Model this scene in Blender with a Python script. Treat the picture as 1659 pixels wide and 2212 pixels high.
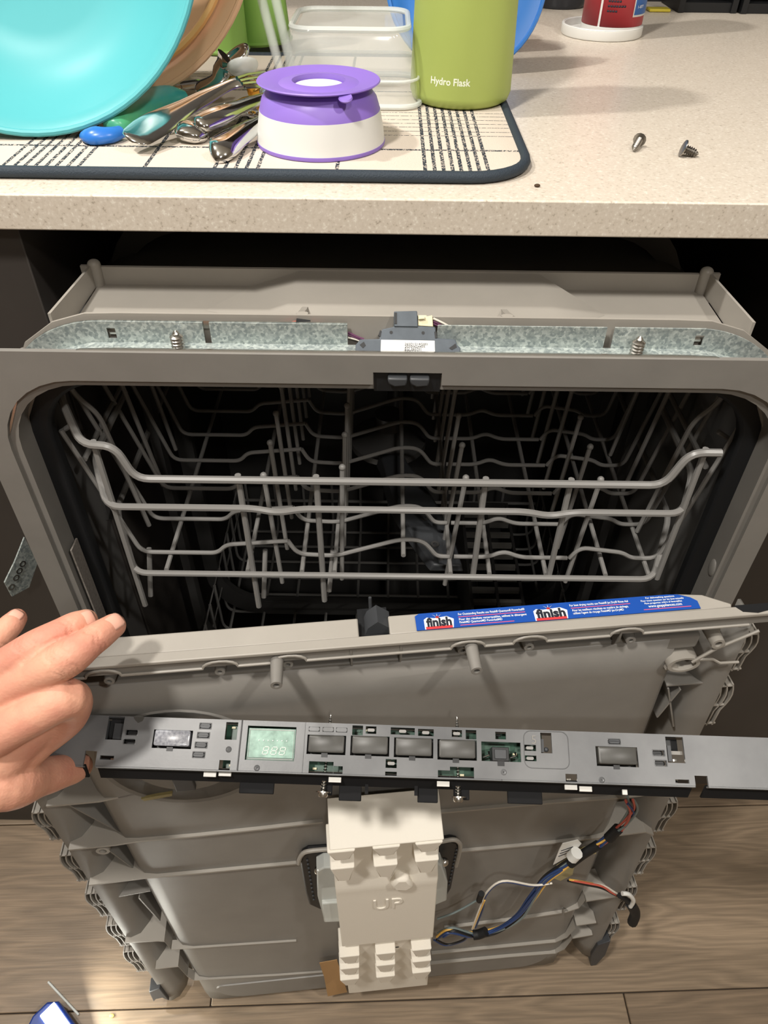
import bpy, bmesh, math, random
from mathutils import Vector, Matrix
random.seed(7)
for _o in list(bpy.data.objects): bpy.data.objects.remove(_o)
scene = bpy.context.scene
COL = scene.collection

# ---------------------------------------------------------------- camera
F, CX, CY = 1600.0, 829.5, 1106.0            # focal length and centre in px of the 1659 x 2212 frame
PITCH, ROLL = math.radians(42.5), 0.0125
CAM = Vector((0, 0, 1.098))
fw = Vector((0, math.cos(PITCH), -math.sin(PITCH)))
_rt = Vector((1, 0, 0)); _up = _rt.cross(fw)
RT = math.cos(ROLL)*_rt + math.sin(ROLL)*_up
UP = -math.sin(ROLL)*_rt + math.cos(ROLL)*_up
cd = bpy.data.cameras.new('camera'); cam = bpy.data.objects.new('camera', cd); COL.objects.link(cam)
cd.sensor_fit = 'HORIZONTAL'; cd.sensor_width = 36; cd.lens = 36*F/1659; cd.clip_start = 0.02
cam.matrix_world = Matrix(((RT.x, UP.x, -fw.x, CAM.x), (RT.y, UP.y, -fw.y, CAM.y), (RT.z, UP.z, -fw.z, CAM.z), (0, 0, 0, 1)))
scene.camera = cam

# ---------------------------------------------------------------- world, lights, exposure
W = bpy.data.worlds.new('world'); scene.world = W; W.use_nodes = True
bg = W.node_tree.nodes['Background']; bg.inputs[0].default_value = (1.0, 0.96, 0.91, 1); bg.inputs[1].default_value = 0.20
def area(name, loc, target, power, size, col=(1, 0.955, 0.89)):
    l = bpy.data.lights.new(name, 'AREA'); l.shape = 'DISK'; l.size = size; l.energy = power; l.color = col
    o = bpy.data.objects.new(name, l); COL.objects.link(o); o.location = loc
    o.rotation_euler = (Vector(target)-Vector(loc)).to_track_quat('-Z', 'Y').to_euler()
    return o
area('ceiling_downlight_left', (-1.0, 0.52, 2.40), (0, 0.6, 0.9), 17, 0.10)
area('fill_light_back', (0.25, -1.25, 2.40), (0.1, 0.4, 0.4), 9, 0.20)  # added fill lamp behind the camera, brightens the upright faces
area('ceiling_downlight_front', (-0.55, -0.25, 2.40), (0, 0.5, 0.6), 22, 0.16)
area('ceiling_downlight_right', (1.0, -0.35, 2.40), (0.1, 0.4, 0.5), 11, 0.12)
vs = scene.view_settings; vs.view_transform = 'Standard'; vs.look = 'None'; vs.gamma = 1; vs.exposure = 0.33
vs.use_curve_mapping = False

# ---------------------------------------------------------------- pixel rays (used to read real positions off known planes)
def ray(x, y): return fw + (x-CX)/F*RT - (y-CY)/F*UP
def atY(x, y, Y): d = ray(x, y); return CAM + d*((Y-CAM.y)/d.y)
def atZ(x, y, Z): d = ray(x, y); return CAM + d*((Z-CAM.z)/d.z)
def atD(x, y, D): return CAM + ray(x, y)*D
class Frame:
    def __init__(s, o, u, v):
        s.o = Vector(o); s.u = Vector(u).normalized(); v = Vector(v); s.v = (v-s.u*v.dot(s.u)).normalized(); s.w = s.u.cross(s.v)
        s.M = Matrix(((s.u.x, s.v.x, s.w.x, s.o.x), (s.u.y, s.v.y, s.w.y, s.o.y), (s.u.z, s.v.z, s.w.z, s.o.z), (0, 0, 0, 1)))
    def loc(s, x, y, w=0.0):
        d = ray(x, y); c = CAM-s.o; t = (w-c.dot(s.w))/d.dot(s.w); p = c+d*t
        return (p.dot(s.u), p.dot(s.v))
    def l3(s, x, y, w=0.0): u, v = s.loc(x, y, w); return (u, v, w)
    def inv(s, p): p = Vector(p)-s.o; return Vector((p.dot(s.u), p.dot(s.v), p.dot(s.w)))
    def wld(s, u, v, w=0.0): return s.o+s.u*u+s.v*v+s.w*w

# ---------------------------------------------------------------- materials
def lin(c):
    return tuple(((x/255)/12.92 if x/255 <= 0.04045 else ((x/255+0.055)/1.055)**2.4) for x in c)
def mat(name, rgb, rough=0.5, metal=0.0, var=0.0, vscale=40, bump=0.0, bscale=200, trans=0.0, alpha=1.0, spec=0.5, emis=0, sss=0, rgb2=None, ior=1.45, coat=0):
    m = bpy.data.materials.new(name); m.use_nodes = True; nt = m.node_tree; b = nt.nodes['Principled BSDF']
    c = lin(rgb); b.inputs['Base Color'].default_value = (*c, 1); b.inputs['Roughness'].default_value = rough
    b.inputs['Metallic'].default_value = metal; b.inputs['Transmission Weight'].default_value = trans; b.inputs['Alpha'].default_value = alpha
    b.inputs['Specular IOR Level'].default_value = spec; b.inputs['IOR'].default_value = ior; b.inputs['Coat Weight'].default_value = coat
    if emis: b.inputs['Emission Color'].default_value = (*c, 1); b.inputs['Emission Strength'].default_value = emis
    if sss: b.inputs['Subsurface Weight'].default_value = sss; b.inputs['Subsurface Radius'].default_value = (0.008, 0.003, 0.0015); b.inputs['Subsurface Scale'].default_value = 0.5
    tc = nt.nodes.new('ShaderNodeTexCoord')
    if var or rgb2:
        n = nt.nodes.new('ShaderNodeTexNoise'); n.inputs['Scale'].default_value = vscale; n.inputs['Detail'].default_value = 5
        nt.links.new(tc.outputs['Object'], n.inputs['Vector'])
        r = nt.nodes.new('ShaderNodeValToRGB'); r.color_ramp.elements[0].position = 0.3; r.color_ramp.elements[1].position = 0.7
        c2 = lin(rgb2) if rgb2 else tuple(x*(1-var) for x in c); c1 = c if rgb2 else tuple(min(1, x*(1+var)) for x in c)
        r.color_ramp.elements[0].color = (*c2, 1); r.color_ramp.elements[1].color = (*c1, 1)
        nt.links.new(n.outputs['Fac'], r.inputs['Fac']); nt.links.new(r.outputs['Color'], b.inputs['Base Color'])
    if bump:
        n2 = nt.nodes.new('ShaderNodeTexNoise'); n2.inputs['Scale'].default_value = bscale; n2.inputs['Detail'].default_value = 3
        nt.links.new(tc.outputs['Object'], n2.inputs['Vector'])
        bp = nt.nodes.new('ShaderNodeBump'); bp.inputs['Strength'].default_value = bump; bp.inputs['Distance'].default_value = 0.001
        nt.links.new(n2.outputs['Fac'], bp.inputs['Height']); nt.links.new(bp.outputs['Normal'], b.inputs['Normal'])
    return m
M = {}
M['plastic'] = mat('grey_plastic', (128, 125, 120), 0.42, var=0.05, vscale=30, bump=0.04, bscale=900)
M['plastic_light'] = mat('light_grey_plastic', (156, 151, 143), 0.45, var=0.04, vscale=20, bump=0.03, bscale=900)
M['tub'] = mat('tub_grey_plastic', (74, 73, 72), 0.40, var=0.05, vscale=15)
M['gasket'] = mat('black_rubber', (22, 23, 25), 0.6)
M['black'] = mat('black_plastic', (26, 27, 29), 0.45)
M['tabdark'] = mat('dark_tab_plastic', (30, 30, 31), 0.8, spec=0.15)
M['dark'] = mat('charcoal_plastic', (62, 64, 67), 0.45, var=0.08, vscale=60)
M['latch'] = mat('slate_latch_plastic', (84, 92, 100), 0.55, var=0.12, vscale=120)
M['wire'] = mat('grey_coated_wire', (142, 140, 137), 0.3)
M['white'] = mat('white_paper', (236, 236, 232), 0.5)
M['foam'] = mat('white_foam', (232, 226, 214), 0.85, bump=0.12, bscale=700)
M['screw'] = mat('bright_steel', (205, 203, 198), 0.25, 1.0)
M['chrome'] = mat('polished_steel', (215, 215, 213), 0.09, 1.0)
M['purple'] = mat('purple_silicone', (140, 112, 200), 0.42)
M['offwhite'] = mat('white_plastic', (222, 222, 218), 0.35)
M['teal'] = mat('teal_translucent_plastic', (88, 172, 178), 0.38, spec=0.22)
M['orange'] = mat('orange_translucent_plastic', (220, 178, 142), 0.33, spec=0.35)
M['lime'] = mat('lime_plastic', (146, 190, 96), 0.35)
M['flask'] = mat('lime_powder_coat', (166, 182, 96), 0.45, bump=0.06, bscale=2500)
M['blue'] = mat('blue_plastic', (58, 128, 212), 0.35)
M['clear'] = mat('clear_plastic', (240, 244, 240), 0.10, alpha=0.2)
M['frost'] = mat('frosted_plastic', (228, 232, 228), 0.30, alpha=0.55)
M['cabinet'] = mat('dark_cabinet_laminate', (60, 56, 53), 0.45, var=0.1, vscale=8)
M['cream'] = mat('cream_connector', (222, 212, 178), 0.5)
M['red'] = mat('red_label', (182, 56, 64), 0.4)
M['navyprint'] = mat('navy_print', (30, 34, 46), 0.5)
M['stickerblue'] = mat('sticker_blue', (26, 74, 158), 0.35)
M['red_print'] = mat('red_print', (206, 60, 62), 0.4)
M['pink_print'] = mat('pink_print', (214, 90, 118), 0.4)
M['paneltop'] = mat('grey_panel_plastic', (114, 115, 116), 0.37, rgb2=(82, 83, 85), vscale=16, bump=0.03, bscale=500)
M['button'] = mat('charcoal_button', (74, 73, 70), 0.4, var=0.06, vscale=60)
M['chromebutton'] = mat('silvered_button', (120, 122, 130), 0.28, rgb2=(170, 172, 178), vscale=500, coat=0.6)
M['pale'] = mat('pale_grey_plastic', (200, 198, 192), 0.4)
M['pcb'] = mat('green_circuit_board', (38, 74, 58), 0.4, var=0.3, vscale=150)

def galvanized():
    m = mat('galvanized_steel', (150, 160, 160), 0.40, 0.35); nt = m.node_tree; b = nt.nodes['Principled BSDF']
    tc = nt.nodes.new('ShaderNodeTexCoord'); v = nt.nodes.new('ShaderNodeTexVoronoi'); v.inputs['Scale'].default_value = 520
    n = nt.nodes.new('ShaderNodeTexNoise'); n.inputs['Scale'].default_value = 300; n.inputs['Detail'].default_value = 6
    nt.links.new(tc.outputs['Object'], v.inputs['Vector']); nt.links.new(tc.outputs['Object'], n.inputs['Vector'])
    mx = nt.nodes.new('ShaderNodeMix'); mx.data_type = 'FLOAT'; mx.inputs[0].default_value = 0.55
    nt.links.new(v.outputs['Color'], mx.inputs[2]); nt.links.new(n.outputs['Fac'], mx.inputs[3])
    r = nt.nodes.new('ShaderNodeValToRGB'); r.color_ramp.elements[0].position = 0.35; r.color_ramp.elements[1].position = 0.68
    r.color_ramp.elements[0].color = (*lin((140, 150, 150)), 1); r.color_ramp.elements[1].color = (*lin((196, 204, 200)), 1)
    nt.links.new(mx.outputs[0], r.inputs[0]); nt.links.new(r.outputs[0], b.inputs['Base Color'])
    return m
M['galv'] = galvanized()
def quartz():
    m = mat('cream_quartz', (216, 206, 192), 0.34); nt = m.node_tree; b = nt.nodes['Principled BSDF']
    tc = nt.nodes.new('ShaderNodeTexCoord'); n = nt.nodes.new('ShaderNodeTexNoise'); n.inputs['Scale'].default_value = 420; n.inputs['Detail'].default_value = 2
    nt.links.new(tc.outputs['Object'], n.inputs['Vector'])
    r = nt.nodes.new('ShaderNodeValToRGB'); e = r.color_ramp.elements
    e[0].position = 0.27; e[0].color = (*lin((176, 165, 150)), 1); e[1].position = 0.36; e[1].color = (*lin((206, 195, 180)), 1)
    k = e.new(0.62); k.color = (*lin((214, 204, 190)), 1); k = e.new(0.70); k.color = (*lin((228, 221, 208)), 1)
    nt.links.new(n.outputs[0], r.inputs[0]); nt.links.new(r.outputs[0], b.inputs['Base Color'])
    return m
M['quartz'] = quartz()
def wood(name, seed, base):
    m = mat(name, base, 0.42); nt = m.node_tree; b = nt.nodes['Principled BSDF']; L = nt.links.new
    tc = nt.nodes.new('ShaderNodeTexCoord'); mp = nt.nodes.new('ShaderNodeMapping')
    mp.inputs['Location'].default_value = (seed*3.1, seed*1.7, 0); mp.inputs['Scale'].default_value = (1.3, 9.0, 1)
    L(tc.outputs['Object'], mp.inputs[0])
    n0 = nt.nodes.new('ShaderNodeTexNoise'); n0.inputs['Scale'].default_value = 1.7; n0.inputs['Detail'].default_value = 2; L(mp.outputs[0], n0.inputs[0])
    mu = nt.nodes.new('ShaderNodeMath'); mu.operation = 'MULTIPLY'; mu.inputs[1].default_value = 15; L(n0.outputs[0], mu.inputs[0])
    fr = nt.nodes.new('ShaderNodeMath'); fr.operation = 'PINGPONG'; fr.inputs[1].default_value = 0.5; L(mu.outputs[0], fr.inputs[0])
    mp2 = nt.nodes.new('ShaderNodeMapping'); mp2.inputs['Scale'].default_value = (7, 190, 1); L(tc.outputs['Object'], mp2.inputs[0])
    n1 = nt.nodes.new('ShaderNodeTexNoise'); n1.inputs['Scale'].default_value = 2.0; n1.inputs['Detail'].default_value = 5; L(mp2.outputs[0], n1.inputs[0])
    ad = nt.nodes.new('ShaderNodeMath'); ad.operation = 'MULTIPLY_ADD'; ad.inputs[1].default_value = 0.75; L(fr.outputs[0], ad.inputs[0]); L(n1.outputs[0], ad.inputs[2])
    r = nt.nodes.new('ShaderNodeValToRGB'); e = r.color_ramp.elements
    c = [x/255 for x in base]; k = lambda f: (*lin([min(255, x*255*f) for x in c]), 1)
    e[0].position = 0.35; e[0].color = k(0.90); e[1].position = 0.95; e[1].color = k(1.12); q = e.new(0.65); q.color = k(1.0)
    L(ad.outputs[0], r.inputs[0]); L(r.outputs[0], b.inputs['Base Color'])
    bp = nt.nodes.new('ShaderNodeBump'); bp.inputs['Strength'].default_value = 0.15; bp.inputs['Distance'].default_value = 0.001
    L(n1.outputs[0], bp.inputs['Height']); L(bp.outputs[0], b.inputs['Normal'])
    return m

# ---------------------------------------------------------------- mesh helpers
class MB:
    def __init__(s): s.v = []; s.f = []
    def add(s, vs, fs):
        o = len(s.v); s.v += [tuple(v) for v in vs]; s.f += [tuple(i+o for i in f) for f in fs]; return s
    def box(s, x0, x1, y0, y1, z0, z1):
        return s.add([(x, y, z) for x in (x0, x1) for y in (y0, y1) for z in (z0, z1)],
                     [(0, 1, 3, 2), (4, 6, 7, 5), (0, 4, 5, 1), (2, 3, 7, 6), (0, 2, 6, 4), (1, 5, 7, 3)])
    def tube(s, pts, r, n=8, closed=False):
        pts = [Vector(p) for p in pts]; N = len(pts); rs = r if isinstance(r, (list, tuple)) else [r]*N
        tang = []
        for i in range(N):
            a = pts[(i-1) % N] if (closed or i > 0) else pts[i]; b = pts[(i+1) % N] if (closed or i < N-1) else pts[i]
            t = b-a; tang.append(t.normalized() if t.length > 1e-9 else Vector((0, 0, 1)))
        ref = Vector((0, 0, 1)) if abs(tang[0].z) < 0.9 else Vector((1, 0, 0))
        nx = tang[0].cross(ref).normalized(); vs = []
        for i in range(N):
            nx = nx - tang[i]*nx.dot(tang[i]); nx.normalize(); ny = tang[i].cross(nx)
            for k in range(n):
                a = 2*math.pi*k/n; vs.append(pts[i]+rs[i]*(math.cos(a)*nx+math.sin(a)*ny))
        fs = [];
        for i in range(N if closed else N-1):
            for k in range(n):
                i2 = (i+1) % N; fs.append((i*n+k, i*n+(k+1) % n, i2*n+(k+1) % n, i2*n+k))
        if not closed: fs += [tuple(range(n)), tuple((N-1)*n+k for k in reversed(range(n)))]
        return s.add(vs, fs)
    def lathe(s, prof, n=32, mp=None, close=False):
        mp = mp or (lambda x, y, z: (x, y, z)); P = len(prof); vs = []
        for (r, z) in prof:
            for k in range(n):
                a = 2*math.pi*k/n; vs.append(mp(r*math.cos(a), r*math.sin(a), z))
        fs = []
        for i in range(P if close else P-1):
            j = (i+1) % P
            for k in range(n): fs.append((i*n+k, i*n+(k+1) % n, j*n+(k+1) % n, j*n+k))
        if not close:
            if prof[0][0] > 1e-6: fs.append(tuple(range(n)))
            if prof[-1][0] > 1e-6: fs.append(tuple((P-1)*n+k for k in range(n)))
        return s.add(vs, fs)
    def prism(s, poly, w0, w1, mp=None):
        mp = mp or (lambda u, v, w: (u, v, w)); n = len(poly)
        vs = [mp(u, v, w0) for u, v in poly]+[mp(u, v, w1) for u, v in poly]
        fs = [tuple(range(n)), tuple(range(2*n-1, n-1, -1))]+[(i, (i+1) % n, n+(i+1) % n, n+i) for i in range(n)]
        return s.add(vs, fs)
    def grid(s, rows, cap=False):
        n = len(rows[0]); vs = [p for r in rows for p in r]
        fs = [(i*n+k, i*n+k+1, (i+1)*n+k+1, (i+1)*n+k) for i in range(len(rows)-1) for k in range(n-1)]
        return s.add(vs, fs)
    def loops(s, loops, cap0=False, cap1=False):
        n = len(loops[0]); vs = [p for r in loops for p in r]
        fs = [(i*n+k, i*n+(k+1) % n, (i+1)*n+(k+1) % n, (i+1)*n+k) for i in range(len(loops)-1) for k in range(n)]
        if cap0: fs.append(tuple(range(n)))
        if cap1: fs.append(tuple((len(loops)-1)*n+k for k in range(n)))
        return s.add(vs, fs)
    def ball(s, c, r, n=10, sc=(1, 1, 1)):
        c = Vector(c)
        return s.lathe([(max(1e-7, r*math.sin(math.pi*i/n)), -r*math.cos(math.pi*i/n)) for i in range(n+1)], 2*n,
                       lambda x, y, z: (c.x+x*sc[0], c.y+y*sc[1], c.z+z*sc[2]))
    def holes(s, u0, u1, v0, v1, hs, w0, w1):
        us = sorted({u0, u1, *[min(max(h[0], u0), u1) for h in hs], *[min(max(h[1], u0), u1) for h in hs]})
        for i in range(len(us)-1):
            a, b = us[i], us[i+1]
            if b-a < 1e-7: continue
            m = (a+b)/2; cuts = sorted([(max(h[2], v0), min(h[3], v1)) for h in hs if h[0] < m < h[1]])
            v = v0
            for c0, c1 in cuts:
                if c0 > v+1e-7: s.box(a, b, v, c0, w0, w1)
                v = max(v, c1)
            if v1 > v+1e-7: s.box(a, b, v, v1, w0, w1)
        return s
    def text(s, txt, size, mp, align='CENTER', bold=0.0, thick=0.0):
        c = bpy.data.curves.new('t', 'FONT'); c.body = txt; c.size = size; c.align_x = align; c.align_y = 'CENTER'; c.offset = bold; c.extrude = thick; c.resolution_u = 3
        o = bpy.data.objects.new('t', c); COL.objects.link(o)
        dg = bpy.context.evaluated_depsgraph_get(); me = o.evaluated_get(dg).to_mesh()
        s.add([mp(v.co.x, v.co.y, v.co.z) for v in me.vertices], [tuple(p.vertices) for p in me.polygons])
        o.evaluated_get(dg).to_mesh_clear(); bpy.data.objects.remove(o); bpy.data.curves.remove(c)
        return s
    def build(s, name, m, parent=None, smooth=True, bevel=0, angle=40, weld=False, fix=True):
        me = bpy.data.meshes.new(name); me.from_pydata(s.v, [], s.f)
        bm = bmesh.new(); bm.from_mesh(me)
        if weld: bmesh.ops.remove_doubles(bm, verts=bm.verts, dist=1e-6)
        bmesh.ops.dissolve_degenerate(bm, edges=bm.edges, dist=1e-7)
        if fix: bmesh.ops.recalc_face_normals(bm, faces=bm.faces)
        bm.to_mesh(me); bm.free()
        if smooth:
            for p in me.polygons: p.use_smooth = True
            me.set_sharp_from_angle(angle=math.radians(angle))
        me.materials.append(M[m] if isinstance(m, str) else m)
        o = bpy.data.objects.new(name, me); COL.objects.link(o)
        if parent: o.parent = parent
        if bevel:
            b = o.modifiers.new('bevel', 'BEVEL'); b.width = bevel; b.segments = 2; b.limit_method = 'ANGLE'; b.angle_limit = math.radians(50)
        return o
def thing(name, label, cat, M4=None, group=None):
    o = bpy.data.objects.new(name, None); COL.objects.link(o); o.empty_display_size = 0.02
    if M4 is not None: o.matrix_world = M4
    o['label'] = label; o['category'] = cat
    if group: o['group'] = group
    return o
def tag(o, label, cat, group=None):
    o['label'] = label; o['category'] = cat
    if group: o['group'] = group
    return o
def struct(o, label=None, cat=None):
    o['kind'] = 'structure'
    if label: o['label'] = label
    if cat: o['category'] = cat
    return o
def arc_path(pts, r, n=5):
    """polyline with rounded corners"""
    pts = [Vector(p) for p in pts]; out = [pts[0]]
    for i in range(1, len(pts)-1):
        a, p, b = pts[i-1], pts[i], pts[i+1]; da = a-p; db = b-p
        d = min(r, da.length*0.48, db.length*0.48); p0 = p+da.normalized()*d; p1 = p+db.normalized()*d
        for k in range(n+1):
            t = k/n; out.append((1-t)**2*p0+2*t*(1-t)*p+t*t*p1)
    out.append(pts[-1]); return out
def spline(pts, n=6):
    pts = [Vector(p) for p in pts]; out = []
    for i in range(len(pts)-1):
        p0 = pts[max(i-1, 0)]; p1 = pts[i]; p2 = pts[i+1]; p3 = pts[min(i+2, len(pts)-1)]
        for k in range(n):
            t = k/n; out.append(0.5*((2*p1)+(p2-p0)*t+(2*p0-5*p1+4*p2-p3)*t*t+(3*p1-p0-3*p2+p3)*t**3))
    out.append(pts[-1]); return out
def rrect(x0, x1, z0, z1, r, n=8):
    r4 = r if isinstance(r, (list, tuple)) else [r]*4; out = []   # order: top right, top left, bottom left, bottom right (ccw)
    for (cx, cz, a0, rr) in ((x1-r4[0], z1-r4[0], 0, r4[0]), (x0+r4[1], z1-r4[1], 90, r4[1]), (x0+r4[2], z0+r4[2], 180, r4[2]), (x1-r4[3], z0+r4[3], 270, r4[3])):
        for k in range(n+1):
            a = math.radians(a0+90*k/n); out.append((cx+rr*math.cos(a), cz+rr*math.sin(a)))
    return out
def screw_mesh(mb, mp, L=0.02, r=0.002, head=0.0045, hh=0.0022, washer=0.0, pitch=0.0016, tip=True):
    prof = [(1e-6, 0)]
    z = 0
    if tip: prof += [(r*0.25, 0.001)]; z = 0.001
    while z < L-hh-washer:
        k = min(1, 0.35+z/(L*0.35)) if tip else 1
        prof += [(r*k*0.72, z), (r*k*1.12, z+pitch*0.5), (r*k*0.72, z+pitch)]; z += pitch
    if washer: prof += [(r, L-hh-washer), (head*1.5, L-hh-washer), (head*1.5, L-hh), (head, L-hh)]
    if hh: prof += [(r*0.8, L-hh)] if not washer else []; prof += [(head, L-hh), (head, L-hh*0.35), (head*0.75, L), (1e-6, L)]
    else: prof += [(1e-6, L)]
    return mb.lathe(prof, 12, mp)
ZC = 0.913       # worktop height
FZ = -0.025      # floor height
# ================================================================ structure: floor, cabinets, wall, worktop
sa = atZ(169, 2184, FZ); sb = atZ(1659, 2133, FZ); fang = math.atan2(sb.y-sa.y, sb.x-sa.x)
fl = Frame((sa.x, sa.y, FZ), (math.cos(fang), math.sin(fang), 0), (-math.sin(fang), math.cos(fang), 0))
floor = MB().box(-2.5, 2.5, -2.2, 1.6, FZ-0.03, FZ-0.0045).build('floor', mat('subfloor', (60, 50, 42), 0.8)); struct(floor)
jA = fl.loc(457, 2150)[0]; jB = fl.loc(1355, 2180)[0]
PW, PL, i = 0.248, 1.22, 0
woods = [wood('oak_plank_%d' % k, k*2.37+1, c) for k, c in enumerate([(132, 115, 95), (126, 109, 90), (136, 119, 99), (129, 112, 93)])]
for row in range(-7, 7):
    j0 = jA if row == 0 else (jB if row == -1 else random.uniform(0, PL))
    k = math.floor((-2.4-j0)/PL)
    u = j0+k*PL
    while u < 2.4:
        mb = MB(); mb.box(-PL/2+0.0007, PL/2-0.0007, -PW/2+0.0007, PW/2-0.0007, -0.005, 0.0)
        o = mb.build('floor_plank', woods[i % 4], bevel=0.0012); i += 1
        o.matrix_world = fl.M @ Matrix.Translation((u+PL/2, row*PW+PW/2, 0.0)); o.parent = floor
        u += PL
# world transform of the floor is identity, so the planks keep their own matrices as children

cabL = atY(45, 515, 0.535).x
for nm, x0, x1 in (('wall_cabinet_left', -1.6, cabL), ('wall_cabinet_right', 0.345, 1.6)):
    mb = MB(); mb.box(x0, x1, 0.535, 1.15, FZ+0.10, ZC-0.0265).box(x0, x1, 0.60 if x0 > 0 else 0.515, 1.15, FZ-0.004, FZ+0.10)
    o = mb.build(nm, 'cabinet', bevel=0.001); struct(o)
o = MB().box(-1.6, 1.6, 1.16, 1.2, FZ-0.03, 0.885).build('wall_niche_back', mat('niche_paint', (40, 40, 42), 0.8)); struct(o)
o = MB().box(-2.5, 2.5, 1.36, 1.40, FZ-0.03, 2.5).build('wall_back', mat('dark_backsplash', (46, 45, 48), 0.4, var=0.2, vscale=6)); struct(o)
o = MB().box(-2.5, 2.5, -2.0, 1.40, 2.46, 2.5).build('ceiling', mat('ceiling_paint', (225, 220, 210), 0.9)); struct(o)
o = MB().box(-2.5, 2.5, -2.04, -2.0, FZ-0.03, 2.5).build('wall_front', mat('wall_paint', (190, 180, 165), 0.9)); struct(o)
o = MB().box(-2.54, -2.5, -2.0, 1.4, FZ-0.03, 2.5).build('wall_left', mat('wall_paint_left', (190, 180, 165), 0.9)); struct(o)
o = MB().box(2.5, 2.54, -2.0, 1.4, FZ-0.03, 2.5).build('wall_right', mat('wall_paint_right', (190, 180, 165), 0.9)); struct(o)
o = MB().box(-1.7, 1.7, 1.03, 1.36, 1.38, 2.20).build('wall_cabinet_unseen', 'cabinet', bevel=0.002); struct(o)  # unseen cabinet, added to shade the back of the worktop
wt = MB().box(-1.7, 1.7, 0.52, 1.36, ZC-0.025, ZC).build('worktop', 'quartz', bevel=0.0012)
tag(wt, 'long cream speckled quartz worktop above the dishwasher', 'worktop')
o = MB().box(-0.55, 0.55, 0.548, 0.56, ZC-0.034, ZC-0.0256).build('trim_1', 'cabinet'); struct(o)

# steel mounting bracket hanging beside the tub on the left cabinet
br = thing('mounting_bracket', 'small galvanized steel bracket with round holes beside the tub', 'bracket', None)
fb = Frame(atY(40, 1230, 0.50), (0.55, 0.835, 0), (0, 0, 1)); br.matrix_world = fb.M
poly = [fb.loc(*p) for p in ((52, 1160), (92, 1250), (62, 1300), (24, 1288), (8, 1258), (28, 1215))]
poly = [fb.loc(*p) for p in ((52, 1160), (31, 1213), (9, 1258), (25, 1288), (62, 1268), (80, 1216))]
MB().prism(poly, -0.0008, 0.0008).build('bracket_plate', 'galv', br)
for (px, py) in ((47, 1217), (40, 1232), (33, 1247), (23, 1267)):
    c = fb.loc(px, py); MB().lathe([(0.0022, 0.0009), (0.0034, 0.0009), (0.0034, 0.0016), (0.0022, 0.0016)], 14, lambda x, y, z, c=c: (c[0]+x, c[1]+y, z), True).build('hole_rim', 'screw', br)

# ================================================================ dishwasher tub
X0 = 0.008
YF = 0.442
tubo = thing('dishwasher', 'grey plastic dishwasher tub pulled out from under the worktop, door off', 'dishwasher', Matrix.Translation((X0, YF, 0)))
hO, hI, zT, zI, zB = 0.309, 0.290, 0.8365, 0.8137, 0.03
n1, n2 = atY(806, 805, YF).x-X0, atY(953, 832, YF).x-X0
def ringloops(ho, zt, ro, hi, zi, ri, zb, notch=None):
    O = rrect(-ho, ho, zb, zt, ro); I = rrect(-hi, hi, zb+0.03, zi, ri)
    if notch:
        a, b, zn = notch; k = 9    # after first corner (top right) comes the top edge running right to left
        O = O[:k]+[(b, zt), (b, zt), (a, zt), (a, zt)]+O[k:]; I = I[:k]+[(b, zi), (b, zn), (a, zn), (a, zi)]+I[k:]
    return O, I
def ring(mb, O, I, y0, y1):
    mb.loops([[(x, y1, z) for x, z in I], [(x, y0, z) for x, z in I], [(x, y0, z) for x, z in O], [(x, y1, z) for x, z in O], [(x, y1, z) for x, z in I]])
O, I = ringloops(hO, zT, 0.02, hI, zI, 0.062, zB, (n1, n2, 0.8235))
mb = MB(); ring(mb, O, I, 0, 0.004); mb.build('front_frame', 'plastic', tubo, bevel=0.0008)
O2, I2 = ringloops(hI+0.012, zI+0.012, 0.05, hI-0.006, zI-0.006, 0.058, zB+0.02)
mb = MB(); ring(mb, O2, I2, 0.004, 0.03); mb.build('mouth_step', 'plastic', tubo)
O3, I3 = ringloops(hI-0.004, zI-0.004, 0.060, hI-0.020, zI-0.020, 0.05, zB+0.03)
mb = MB(); ring(mb, O3, I3, 0.026, 0.036); mb.build('door_gasket', 'gasket', tubo, bevel=0.003)
sh = rrect(-hI+0.006, hI-0.006, zB+0.02, zI+0.006, 0.06)
mb = MB(); mb.loops([[(x, 0.03, z) for x, z in sh], [(x, 0.56, z) for x, z in sh]], cap1=True)
so = mb.build('tub_shell', 'tub', tubo, fix=False)
sm = so.modifiers.new('wall', 'SOLIDIFY'); sm.thickness = 0.004; sm.offset = 1
# rib ring round the shell, seen in the dark behind the tray
O4, I4 = ringloops(0.262, 0.866, 0.085, 0.252, 0.84, 0.07, 0.2)
mb = MB(); ring(mb, O4, I4, 0.20, 0.215); mb.build('shell_rib', 'tub', tubo)
O4, I4 = ringloops(0.27, 0.86, 0.085, 0.25, 0.82, 0.07, 0.2)
mb = MB(); ring(mb, O4, I4, 0.30, 0.31); mb.build('shell_rib', 'tub', tubo)
# crack of light drawn as a pale tube, data plate on the left jamb
c1 = [atY(x, y, YF+0.028)-Vector((X0, YF, 0)) for x, y in ((70, 850), (59, 875), (62, 890), (130, 1075), (230, 1325))]
MB().tube(spline(c1, 4), 0.0006, 6).build('light_crack_tube', 'wire', tubo)
f1 = Frame(atY(135, 1180, YF+0.012)-Vector((X0, YF, 0)), (0.25, 0.97, 0), (0, 0, 1))
MB().box(-0.281, -0.2795, 0.0085, 0.024, 0.52, 0.635).build('rating_label', mat('grey_label', (128, 122, 116), 0.4, var=0.25, vscale=400), tubo)

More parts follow.
